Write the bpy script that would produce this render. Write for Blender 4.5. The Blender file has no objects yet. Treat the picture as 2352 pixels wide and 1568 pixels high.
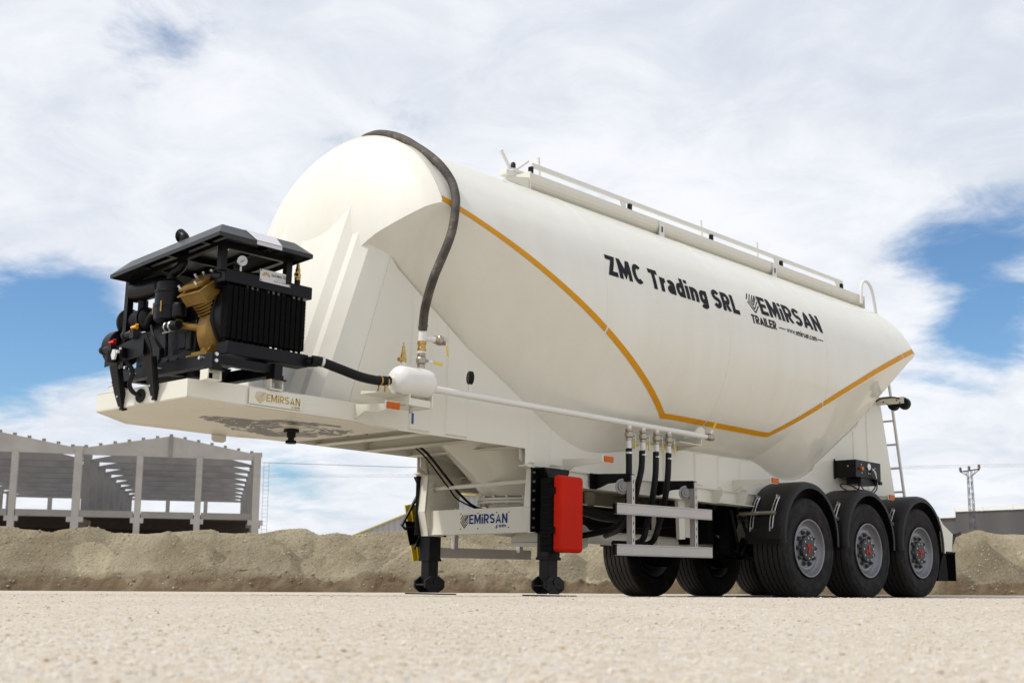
import bpy, bmesh, math, random
import numpy as np
from mathutils import Vector, Matrix, noise
R = math.radians; PI = math.pi
random.seed(7); rng = np.random.default_rng(7)
sc = bpy.context.scene; col = sc.collection

# ------------------------------------------------------------------ camera
CAM = (-12.214, -8.313, 0.1832); YAW, PITCH, ROLL = 0.753637, 0.184584, 0.004891
cd = bpy.data.cameras.new('camera'); cam = bpy.data.objects.new('camera', cd); col.objects.link(cam)
fw = Vector((math.cos(YAW)*math.cos(PITCH), math.sin(YAW)*math.cos(PITCH), math.sin(PITCH)))
rt = fw.cross(Vector((0, 0, 1))).normalized(); up = rt.cross(fw)
r2 = rt*math.cos(ROLL)+up*math.sin(ROLL); u2 = -rt*math.sin(ROLL)+up*math.cos(ROLL)
M = Matrix((r2, u2, -fw)).transposed().to_4x4(); M.translation = CAM
cam.matrix_world = M
cd.sensor_width = 36; cd.lens = 4780.8/3840*36; cd.clip_start = 0.05; cd.clip_end = 3000
cd.dof.use_dof = True; cd.dof.focus_distance = 11.0; cd.dof.aperture_fstop = 4.0
sc.camera = cam

# ------------------------------------------------------------------ view and sky
sc.view_settings.view_transform = 'Standard'; sc.view_settings.look = 'None'
sc.view_settings.exposure = 0.17; sc.view_settings.gamma = 1.0
sc.cycles.max_bounces = 6; sc.cycles.diffuse_bounces = 4
SUN_EL, SUN_AZ = R(57), R(151)          # direction towards the sun
w = bpy.data.worlds.new('World'); sc.world = w; w.use_nodes = True
nt = w.node_tree; nt.nodes.clear()
def WN(t, **k):
    n = nt.nodes.new(t)
    for a, b in k.items(): setattr(n, a, b)
    return n
def WL(a, b): nt.links.new(a, b)
wo = WN('ShaderNodeOutputWorld'); bg = WN('ShaderNodeBackground'); bg.inputs['Strength'].default_value = 0.1
sky = WN('ShaderNodeTexSky', sky_type='NISHITA', sun_disc=False)
sky.sun_elevation = SUN_EL; sky.sun_rotation = R(90)-SUN_AZ; sky.altitude = 800
sky.air_density = 1.0; sky.dust_density = 0.6; sky.ozone_density = 1.6
tc = WN('ShaderNodeTexCoord'); nrm = WN('ShaderNodeVectorMath', operation='NORMALIZE'); WL(tc.outputs['Generated'], nrm.inputs[0])
sep = WN('ShaderNodeSeparateXYZ'); WL(nrm.outputs[0], sep.inputs[0])
def wm(op, a, b=None, c=None, clamp=False):
    n = WN('ShaderNodeMath', operation=op, use_clamp=clamp)
    for i, v in enumerate((a, b, c)):
        if v is None: continue
        if isinstance(v, (int, float)): n.inputs[i].default_value = v
        else: WL(v, n.inputs[i])
    return n.outputs[0]
zz = wm('ADD', wm('MAXIMUM', sep.outputs[2], 0.0), 0.22)
cx = wm('DIVIDE', sep.outputs[0], zz); cy = wm('DIVIDE', sep.outputs[1], zz)
cmb = WN('ShaderNodeCombineXYZ'); WL(cx, cmb.inputs[0]); WL(cy, cmb.inputs[1])
def wnoise(scale, det, rough, dist, off):
    mp = WN('ShaderNodeMapping'); mp.inputs['Location'].default_value = off; mp.inputs['Rotation'].default_value = (0, 0, YAW)
    mp.inputs['Scale'].default_value = (1.0, 1.0, 1.0); WL(cmb.outputs[0], mp.inputs['Vector'])
    n = WN('ShaderNodeTexNoise'); n.inputs['Scale'].default_value = scale; n.inputs['Detail'].default_value = det
    n.inputs['Roughness'].default_value = rough; n.inputs['Distortion'].default_value = dist
    WL(mp.outputs[0], n.inputs['Vector']); return n.outputs['Fac']
n1 = wnoise(1.7, 9, 0.58, 0.35, (3.1, 1.7, 0)); n2 = wnoise(5.5, 7, 0.62, 0.5, (1.3, 8.7, 2)); n3 = wnoise(0.9, 5, 0.5, 0.2, (9.3, 4.7, 5))
def pixdir(x, y):                        # a compass/height direction of the sky, read once from the photograph (2352 wide)
    d = fw*4780.8 + r2*((x-1176)*1.6327) - u2*((y-784)*1.6327)
    return d.normalized()
# openings in the cloud deck: direction, radius (rad), depth
holes = [(40, 800, .075, .34), (200, 755, .07, .26), (120, 700, .07, .14), (300, 900, .08, .12), (310, 235, .05, .17), (430, 120, .05, .11), (900, 245, .05, .07),
         (2250, 520, .10, .19), (2120, 640, .06, .10), (2300, 690, .09, .24), (2180, 850, .07, .30), (2340, 770, .05, .14), (2060, 560, .06, .12), (1950, 400, .14, -.14), (2280, 260, .14, -.20), (2330, 960, .12, -.22), (2130, 1150, .16, -.2), (90, 590, .07, -.18), (120, 380, .14, -.12), (330, 700, .06, -.16), (150, 880, .05, -.18), (250, 1000, .1, -.15), (800, 1200, .08, -.2), (800, 1020, .06, -.2), (2120, 700, .03, -.1), (2010, 480, .07, -.16), (1990, 660, .05, -.1),
         (720, 1110, .06, .27), (860, 1105, .05, .24), (640, 1080, .05, .16), (60, 930, .05, .12), (1000, 1180, .04, .1)]
cov = wm('ADD', wm('MULTIPLY', n1, 0.62), wm('MULTIPLY', n2, 0.36))
cov = wm('ADD', wm('ADD', cov, 0.115), wm('MULTIPLY', wm('MAXIMUM', wm('SUBTRACT', 0.20, sep.outputs[2]), 0.0), 0.9))
for x, y, rad, dep in holes:
    d = pixdir(x, y)
    dt = WN('ShaderNodeVectorMath', operation='DOT_PRODUCT'); WL(nrm.outputs[0], dt.inputs[0]); dt.inputs[1].default_value = d
    g = wm('MULTIPLY', wm('SUBTRACT', dt.outputs['Value'], 1.0), 1.0/(rad*rad*.36))    # -theta^2/2r^2
    g = wm('MULTIPLY', wm('EXPONENT', g), dep)
    cov = wm('SUBTRACT', cov, g)
mr = WN('ShaderNodeMapRange', interpolation_type='SMOOTHSTEP'); WL(cov, mr.inputs['Value'])
mr.inputs['From Min'].default_value = 0.38; mr.inputs['From Max'].default_value = 0.60
mr.inputs['To Min'].default_value = 0.0; mr.inputs['To Max'].default_value = 0.97
# cloud brightness: soft grey bellies
cb = WN('ShaderNodeMapRange', interpolation_type='SMOOTHSTEP'); WL(wm('ADD', wm('MULTIPLY', n3, 0.6), wm('MULTIPLY', n2, 0.4)), cb.inputs['Value'])
cb.inputs['From Min'].default_value = 0.36; cb.inputs['From Max'].default_value = 0.64
ccol = WN('ShaderNodeMix', data_type='RGBA'); WL(cb.outputs[0], ccol.inputs['Factor'])
ccol.inputs['A'].default_value = (6.2, 6.7, 7.5, 1); ccol.inputs['B'].default_value = (8.7, 8.8, 9.1, 1)
skc = WN('ShaderNodeMix', data_type='RGBA', blend_type='MULTIPLY'); skc.inputs['Factor'].default_value = 1.0
WL(sky.outputs[0], skc.inputs['A']); skc.inputs['B'].default_value = (.74, .97, 1.12, 1)
mx = WN('ShaderNodeMix', data_type='RGBA'); WL(mr.outputs[0], mx.inputs['Factor']); WL(skc.outputs['Result'], mx.inputs['A']); WL(ccol.outputs['Result'], mx.inputs['B'])
WL(mx.outputs['Result'], bg.inputs['Color']); WL(bg.outputs[0], wo.inputs['Surface'])

sd = bpy.data.lights.new('sun', 'SUN'); sd.energy = 2.9; sd.angle = R(4); sd.color = (1.0, 0.95, 0.87)
so = bpy.data.objects.new('sun', sd); col.objects.link(so)
sdir = Vector((math.cos(SUN_AZ)*math.cos(SUN_EL), math.sin(SUN_AZ)*math.cos(SUN_EL), math.sin(SUN_EL)))
so.rotation_euler = sdir.to_track_quat('Z', 'Y').to_euler(); so.location = (0, 0, 30)

# ------------------------------------------------------------------ materials
MAT = {}
def mat(name, base, rough=.5, metal=0., spec=.5, var=.0, vscale=8., bump=0., bscale=40., coat=0., fn=None):
    m = bpy.data.materials.new(name); m.use_nodes = True; t = m.node_tree
    b = t.nodes['Principled BSDF']; b.inputs['Base Color'].default_value = (*base, 1)
    b.inputs['Roughness'].default_value = rough; b.inputs['Metallic'].default_value = metal
    b.inputs['Specular IOR Level'].default_value = spec; b.inputs['Coat Weight'].default_value = coat; b.inputs['Coat Roughness'].default_value = .08
    tcn = t.nodes.new('ShaderNodeTexCoord')
    if var > 0:
        n = t.nodes.new('ShaderNodeTexNoise'); n.inputs['Scale'].default_value = vscale; n.inputs['Detail'].default_value = 6
        t.links.new(tcn.outputs['Object'], n.inputs['Vector'])
        rmp = t.nodes.new('ShaderNodeMapRange'); rmp.inputs['From Min'].default_value = .3; rmp.inputs['From Max'].default_value = .7
        rmp.inputs['To Min'].default_value = 1-var; rmp.inputs['To Max'].default_value = 1+var
        t.links.new(n.outputs['Fac'], rmp.inputs['Value'])
        mul = t.nodes.new('ShaderNodeVectorMath'); mul.operation = 'SCALE'; mul.inputs[0].default_value = base
        t.links.new(rmp.outputs[0], mul.inputs['Scale']); t.links.new(mul.outputs[0], b.inputs['Base Color'])
        r3 = t.nodes.new('ShaderNodeMapRange'); r3.inputs['To Min'].default_value = max(.02, rough-.12); r3.inputs['To Max'].default_value = min(1, rough+.12)
        t.links.new(n.outputs['Fac'], r3.inputs['Value']); t.links.new(r3.outputs[0], b.inputs['Roughness'])
    if bump > 0:
        n = t.nodes.new('ShaderNodeTexNoise'); n.inputs['Scale'].default_value = bscale; n.inputs['Detail'].default_value = 4
        t.links.new(tcn.outputs['Object'], n.inputs['Vector'])
        bp = t.nodes.new('ShaderNodeBump'); bp.inputs['Strength'].default_value = bump; bp.inputs['Distance'].default_value = .02
        t.links.new(n.outputs['Fac'], bp.inputs['Height']); t.links.new(bp.outputs[0], b.inputs['Normal'])
    if fn: fn(t, b, tcn)
    MAT[name] = m; return m
def dusty(t, b, tcn):                   # faint road dust and rain streaks in the paint
    mp = t.nodes.new('ShaderNodeMapping'); mp.inputs['Scale'].default_value = (3.2, 3.2, .5); t.links.new(tcn.outputs['Object'], mp.inputs['Vector'])
    n = t.nodes.new('ShaderNodeTexNoise'); n.inputs['Scale'].default_value = 1.6; n.inputs['Detail'].default_value = 8; n.inputs['Roughness'].default_value = .6; t.links.new(mp.outputs[0], n.inputs['Vector'])
    n2 = t.nodes.new('ShaderNodeTexNoise'); n2.inputs['Scale'].default_value = .55; n2.inputs['Detail'].default_value = 4; t.links.new(tcn.outputs['Object'], n2.inputs['Vector'])
    ad = t.nodes.new('ShaderNodeMath'); ad.operation = 'ADD'; t.links.new(n.outputs['Fac'], ad.inputs[0]); t.links.new(n2.outputs['Fac'], ad.inputs[1])
    c = t.nodes.new('ShaderNodeMix'); c.data_type = 'RGBA'; mr_ = t.nodes.new('ShaderNodeMapRange'); mr_.inputs['From Min'].default_value = .7; mr_.inputs['From Max'].default_value = 1.3; t.links.new(ad.outputs[0], mr_.inputs['Value'])
    c.inputs['A'].default_value = (.69, .67, .585, 1); c.inputs['B'].default_value = (.745, .735, .665, 1); t.links.new(mr_.outputs[0], c.inputs['Factor']); t.links.new(c.outputs['Result'], b.inputs['Base Color'])
    m2 = t.nodes.new('ShaderNodeMapRange'); m2.inputs['To Min'].default_value = .03; m2.inputs['To Max'].default_value = .16; t.links.new(n.outputs['Fac'], m2.inputs['Value']); t.links.new(m2.outputs[0], b.inputs['Coat Roughness'])
mat('cream_paint', (.66, .64, .545), .42, spec=.3, bump=.016, bscale=1.6, coat=.6, fn=dusty)
mat('frame_paint', (.685, .665, .58), .42, spec=.4, bump=.02, bscale=7., coat=.2)
mat('white_paint', (.70, .69, .655), .35, var=.02, vscale=6)
mat('weld_white', (.70, .68, .60), .35, bump=.15, bscale=120.)
mat('black_paint', (.0032, .0033, .004), .40, spec=.22, var=.25, vscale=9, bump=.05, bscale=60.)
mat('black_matte', (.0018, .0018, .002), .65, spec=.12, var=.3, vscale=12)
mat('grey_iron', (.010, .0098, .0105), .5, spec=.3, var=.3, vscale=14, bump=.15, bscale=50.)
mat('canopy_paint', (.017, .019, .0205), .36, spec=.35, var=.2, vscale=5)
mat('gold_paint', (.25, .145, .028), .36, metal=.3, var=.15, vscale=14, bump=.06, bscale=60.)
mat('brass', (.52, .33, .10), .3, metal=.9, var=.15, vscale=40)
mat('nickel', (.40, .35, .28), .32, metal=.85, var=.1, vscale=40)
mat('zinc', (.62, .64, .65), .3, metal=.9, var=.1, vscale=30)
mat('alu', (.46, .435, .41), .42, metal=.5, var=.06, vscale=6)
mat('steel_pipe', (.34, .32, .25), .35, metal=.8, var=.2, vscale=12)
mat('fender_plastic', (.0075, .0068, .0068), .5, spec=.28, var=.2, vscale=6, bump=.04, bscale=90.)
mat('rubber_hose', (.003, .003, .0033), .5, spec=.25, var=.3, vscale=20, bump=.1, bscale=60.)
mat('rim_paint', (.225, .228, .245), .36, metal=.4, var=.05, vscale=8)
mat('hub_black', (.02, .018, .018), .45, var=.2, vscale=20)
mat('red_plastic', (.50, .012, .001), .5, spec=.1, var=.06, vscale=4, bump=.04, bscale=60.)
mat('red_cap', (.50, .014, .004), .45, spec=.2)
mat('yellow_cap', (.75, .33, .005), .35)
mat('yellow_plastic', (.62, .46, .01), .45, var=.06, vscale=8)
mat('yellow_sleeve', (.68, .50, .02), .45)
mat('blue_sleeve', (.01, .05, .25), .4)
mat('amber', (.50, .10, .002), .35, spec=.2)
mat('tape', (.62, .27, .0015), .45, spec=.15, var=.06, vscale=30)
mat('ink', (.009, .0095, .014), .55, spec=.12)
mat('blue_ink', (.008, .045, .20), .5, spec=.15)
mat('dark_ink', (.006, .006, .010), .5, spec=.12)
mat('gold_ink', (.44, .31, .09), .4, metal=.3)
mat('plate_white', (.62, .63, .64), .4)
mat('sticker', (.55, .54, .57), .35)
mat('glass_dial', (.62, .63, .64), .15, coat=.8)
mat('hole', (.006, .006, .006), .9)
mat('steel_reel', (.22, .215, .205), .35, metal=.7)
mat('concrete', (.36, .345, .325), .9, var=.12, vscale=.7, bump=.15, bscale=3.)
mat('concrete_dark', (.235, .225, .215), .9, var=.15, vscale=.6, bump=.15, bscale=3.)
mat('steel_dark', (.06, .065, .075), .5, metal=.3)
mat('insulator', (.10, .02, .012), .4)
mat('slab_shade', (.045, .033, .028), .9, var=.2, vscale=2.)  # shade under the hall floor, put into the colour as dark brown
mat('stone', (.50, .43, .34), .9, var=.35, vscale=9.)

def tyre_fn(t, b, tcn):
    n = t.nodes.new('ShaderNodeTexNoise'); n.inputs['Scale'].default_value = 7; n.inputs['Detail'].default_value = 8; n.inputs['Roughness'].default_value = .7
    t.links.new(tcn.outputs['Object'], n.inputs['Vector'])
    c = t.nodes.new('ShaderNodeValToRGB'); e = c.color_ramp.elements
    e[0].position = .46; e[0].color = (.0045, .0042, .0045, 1); e[1].position = .82; e[1].color = (.04, .038, .032, 1)
    t.links.new(n.outputs['Fac'], c.inputs[0])
    mp = t.nodes.new('ShaderNodeMapping'); mp.inputs['Scale'].default_value = (1, 0, 1); t.links.new(tcn.outputs['Object'], mp.inputs['Vector'])
    ln = t.nodes.new('ShaderNodeVectorMath'); ln.operation = 'LENGTH'; t.links.new(mp.outputs[0], ln.inputs[0])
    mr_ = t.nodes.new('ShaderNodeMapRange'); mr_.inputs['From Min'].default_value = .524; mr_.inputs['From Max'].default_value = .531; t.links.new(ln.outputs['Value'], mr_.inputs['Value'])
    mx_ = t.nodes.new('ShaderNodeMix'); mx_.data_type = 'RGBA'; t.links.new(mr_.outputs[0], mx_.inputs['Factor']); t.links.new(c.outputs[0], mx_.inputs['A']); mx_.inputs['B'].default_value = (.026, .0235, .022, 1)   # tread worn grey by the road
    t.links.new(mx_.outputs['Result'], b.inputs['Base Color'])
mat('tyre_rubber', (.014, .013, .013), .68, spec=.22, bump=.12, bscale=90., fn=tyre_fn)
def worn_hose(t, b, tcn):
    n = t.nodes.new('ShaderNodeTexNoise'); n.inputs['Scale'].default_value = 9; n.inputs['Detail'].default_value = 9; n.inputs['Roughness'].default_value = .68
    t.links.new(tcn.outputs['Object'], n.inputs['Vector'])
    c = t.nodes.new('ShaderNodeValToRGB'); e = c.color_ramp.elements
    e[0].position = .34; e[0].color = (.02, .019, .019, 1); e[1].position = .58; e[1].color = (.075, .062, .05, 1)
    x = e.new(.66); x.color = (.16, .135, .11, 1); x = e.new(.70); x.color = (.03, .06, .13, 1)
    t.links.new(n.outputs['Fac'], c.inputs[0]); t.links.new(c.outputs[0], b.inputs['Base Color'])
mat('worn_hose', (.05, .045, .04), .75, bump=.3, bscale=70., fn=worn_hose)

def kingpin_fn(t, b, tcn):      # greasy scrapes rubbed into rings round the kingpin
    L = t.links.new
    def mth(op, a, b2=None):
        n = t.nodes.new('ShaderNodeMath'); n.operation = op
        for i, v in enumerate((a, b2)):
            if v is None: continue
            if isinstance(v, (int, float)): n.inputs[i].default_value = v
            else: L(v, n.inputs[i])
        return n.outputs[0]
    sp = t.nodes.new('ShaderNodeSeparateXYZ'); L(tcn.outputs['Object'], sp.inputs[0])
    def ns(s, d, off):
        mp = t.nodes.new('ShaderNodeMapping'); mp.inputs['Location'].default_value = off; mp.inputs['Scale'].default_value = s
        L(tcn.outputs['Object'], mp.inputs['Vector'])
        n = t.nodes.new('ShaderNodeTexNoise'); n.inputs['Scale'].default_value = 1; n.inputs['Detail'].default_value = d; n.inputs['Roughness'].default_value = .62
        L(mp.outputs[0], n.inputs['Vector']); return n.outputs['Fac']
    a = ns((5, 5, 1), 6, (2, 3, 0)); d2 = ns((2.6, 16, 1), 6, (0, 0, 0))
    dx = mth('ADD', sp.outputs[0], 5.98); dy = sp.outputs[1]
    rr = mth('SQRT', mth('ADD', mth('POWER', dx, 2.), mth('POWER', dy, 2.)))
    rr = mth('ADD', rr, mth('MULTIPLY', mth('SUBTRACT', a, .5), .26))
    cv = t.nodes.new('ShaderNodeCombineXYZ'); L(mth('MULTIPLY', rr, 26.), cv.inputs[0]); L(mth('MULTIPLY', mth('ARCTAN2', dy, dx), 1.1), cv.inputs[1])
    nn_ = t.nodes.new('ShaderNodeTexNoise'); nn_.inputs['Scale'].default_value = 1; nn_.inputs['Detail'].default_value = 7; nn_.inputs['Roughness'].default_value = .65; L(cv.outputs[0], nn_.inputs['Vector']); c2 = nn_.outputs['Fac']
    def ring(r0, wd):
        q = mth('DIVIDE', mth('ABSOLUTE', mth('SUBTRACT', rr, r0)), wd)
        return mth('MAXIMUM', mth('SUBTRACT', 1.0, q), 0.0)
    tot = mth('ADD', mth('ADD', ring(.41, .11), ring(.27, .08)), mth('MULTIPLY', ring(.15, .03), .6))
    pt = mth('MULTIPLY', mth('SUBTRACT', ns((3.4, 5.2, 1), 5, (7, 2, 0)), .40), 6.0); pc = t.nodes.new('ShaderNodeClamp'); L(pt, pc.inputs['Value']); pc.inputs['Max'].default_value = 1.3
    tot = mth('MULTIPLY', tot, pc.outputs[0])
    ex = mth('DIVIDE', mth('ABSOLUTE', mth('ADD', dx, .45)), .42); ey = mth('DIVIDE', mth('ABSOLUTE', mth('SUBTRACT', dy, .04)), .22)
    blob = mth('MAXIMUM', mth('SUBTRACT', 1.0, mth('ADD', mth('POWER', ex, 2.), mth('POWER', ey, 2.))), 0.)
    tot = mth('ADD', tot, mth('MULTIPLY', blob, mth('MULTIPLY', d2, 1.3)))
    tot = mth('MULTIPLY', tot, mth('MULTIPLY', mth('SUBTRACT', c2, .38), 9.0))
    st = t.nodes.new('ShaderNodeMapRange'); st.inputs['From Min'].default_value = .13; st.inputs['From Max'].default_value = .20; L(tot, st.inputs['Value'])
    m = t.nodes.new('ShaderNodeMix'); m.data_type = 'RGBA'; L(st.outputs[0], m.inputs['Factor'])
    m.inputs['A'].default_value = (.58, .545, .44, 1); m.inputs['B'].default_value = (.02, .017, .016, 1); L(m.outputs['Result'], b.inputs['Base Color'])
mat('greased_plate', (.7, .66, .55), .4, fn=kingpin_fn)

def ground_fn(t, b, tcn):
    L = t.links.new
    def vor(s, feat='F1'):
        n = t.nodes.new('ShaderNodeTexVoronoi'); n.inputs['Scale'].default_value = s; L(tcn.outputs['Object'], n.inputs['Vector']); return n
    def ns(s, d, r=.6):
        n = t.nodes.new('ShaderNodeTexNoise'); n.inputs['Scale'].default_value = s; n.inputs['Detail'].default_value = d; n.inputs['Roughness'].default_value = r
        L(tcn.outputs['Object'], n.inputs['Vector']); return n.outputs['Fac']
    v1 = vor(52); v2 = vor(130)
    c = t.nodes.new('ShaderNodeValToRGB'); e = c.color_ramp.elements; c.color_ramp.interpolation = 'CONSTANT'
    e[0].position = 0; e[0].color = (.58, .50, .41, 1); e[1].position = .975; e[1].color = (.34, .23, .15, 1)
    for p, q in ((.20, (.63, .59, .53)), (.40, (.55, .485, .40)), (.54, (.70, .67, .62)), (.72, (.50, .40, .29)), (.82, (.52, .505, .49)), (.90, (.57, .45, .32))):
        x = e.new(p); x.color = (*q, 1)
    s1 = t.nodes.new('ShaderNodeSeparateColor'); L(v1.outputs['Color'], s1.inputs[0]); L(s1.outputs[0], c.inputs[0])
    big = t.nodes.new('ShaderNodeMapRange'); L(ns(.7, 8, .66), big.inputs['Value']); big.inputs['From Min'].default_value = .35; big.inputs['From Max'].default_value = .65
    m1 = t.nodes.new('ShaderNodeMix'); m1.data_type = 'RGBA'; m1.inputs['Factor'].default_value = .38; L(c.outputs[0], m1.inputs['A'])
    m2 = t.nodes.new('ShaderNodeMix'); m2.data_type = 'RGBA'; L(big.outputs[0], m2.inputs['Factor'])
    m2.inputs['A'].default_value = (.49, .42, .325, 1); m2.inputs['B'].default_value = (.60, .555, .475, 1)
    L(m2.outputs['Result'], m1.inputs['B']); L(m1.outputs['Result'], b.inputs['Base Color'])
    ad = t.nodes.new('ShaderNodeMath'); ad.operation = 'ADD'; L(v1.outputs['Distance'], ad.inputs[0]); L(v2.outputs['Distance'], ad.inputs[1])
    bp = t.nodes.new('ShaderNodeBump'); bp.inputs['Strength'].default_value = .9; bp.inputs['Distance'].default_value = .009; bp.invert = True
    L(ad.outputs[0], bp.inputs['Height']); L(bp.outputs[0], b.inputs['Normal'])
mat('gravel_ground', (.66, .57, .47), .95, spec=.1, fn=ground_fn)
def dirt_fn(t, b, tcn):
    L = t.links.new
    def ns(s, d, r=.62, off=(0, 0, 0)):
        mp = t.nodes.new('ShaderNodeMapping'); mp.inputs['Location'].default_value = off; L(tcn.outputs['Object'], mp.inputs['Vector'])
        n = t.nodes.new('ShaderNodeTexNoise'); n.inputs['Scale'].default_value = s; n.inputs['Detail'].default_value = d; n.inputs['Roughness'].default_value = r
        L(mp.outputs[0], n.inputs['Vector']); return n.outputs['Fac']
    c = t.nodes.new('ShaderNodeValToRGB'); e = c.color_ramp.elements
    e[0].position = .34; e[0].color = (.245, .205, .135, 1); e[1].position = .66; e[1].color = (.40, .35, .25, 1)
    L(ns(.9, 9, .6), c.inputs[0])
    f = t.nodes.new('ShaderNodeMapRange'); L(ns(26, 6, .7), f.inputs['Value']); f.inputs['From Min'].default_value = .3; f.inputs['From Max'].default_value = .7
    f.inputs['To Min'].default_value = .72; f.inputs['To Max'].default_value = 1.2
    mul = t.nodes.new('ShaderNodeVectorMath'); mul.operation = 'SCALE'; L(c.outputs[0], mul.inputs[0]); L(f.outputs[0], mul.inputs['Scale'])
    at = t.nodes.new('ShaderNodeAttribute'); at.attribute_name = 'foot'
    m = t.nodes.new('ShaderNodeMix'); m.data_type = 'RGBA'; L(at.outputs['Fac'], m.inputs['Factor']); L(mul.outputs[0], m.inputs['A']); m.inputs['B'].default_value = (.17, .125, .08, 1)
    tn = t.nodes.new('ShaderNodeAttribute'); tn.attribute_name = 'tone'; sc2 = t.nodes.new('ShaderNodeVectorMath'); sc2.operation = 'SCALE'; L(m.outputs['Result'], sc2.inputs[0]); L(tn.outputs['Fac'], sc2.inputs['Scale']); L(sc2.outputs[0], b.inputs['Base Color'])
    bp = t.nodes.new('ShaderNodeBump'); bp.inputs['Strength'].default_value = 1.0; bp.inputs['Distance'].default_value = .06
    L(ns(17, 9, .72), bp.inputs['Height']); L(bp.outputs[0], b.inputs['Normal'])
mat('dirt', (.35, .3, .2), 1.0, spec=.05, fn=dirt_fn)
def clad_fn(base, scale, ax):
    def fn(t, b, tcn):
        w_ = t.nodes.new('ShaderNodeTexWave'); w_.wave_type = 'BANDS'; w_.bands_direction = ax; w_.inputs['Scale'].default_value = scale
        t.links.new(tcn.outputs['Object'], w_.inputs['Vector'])
        m = t.nodes.new('ShaderNodeMapRange'); m.inputs['To Min'].default_value = .86; m.inputs['To Max'].default_value = 1.06; t.links.new(w_.outputs['Fac'], m.inputs['Value'])
        s = t.nodes.new('ShaderNodeVectorMath'); s.operation = 'SCALE'; s.inputs[0].default_value = base
        t.links.new(m.outputs[0], s.inputs['Scale']); t.links.new(s.outputs[0], b.inputs['Base Color'])
    return fn
mat('grey_cladding', (.3, .3, .31), .5, fn=clad_fn((.32, .32, .335), 1.3, 'X'))
mat('dark_cladding', (.12, .11, .11), .55, fn=clad_fn((.075, .071, .072), 1.0, 'X'))
mat('trim_white', (.68, .70, .68), .5)
mat('trim_yellow', (.42, .35, .05), .5)

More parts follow.
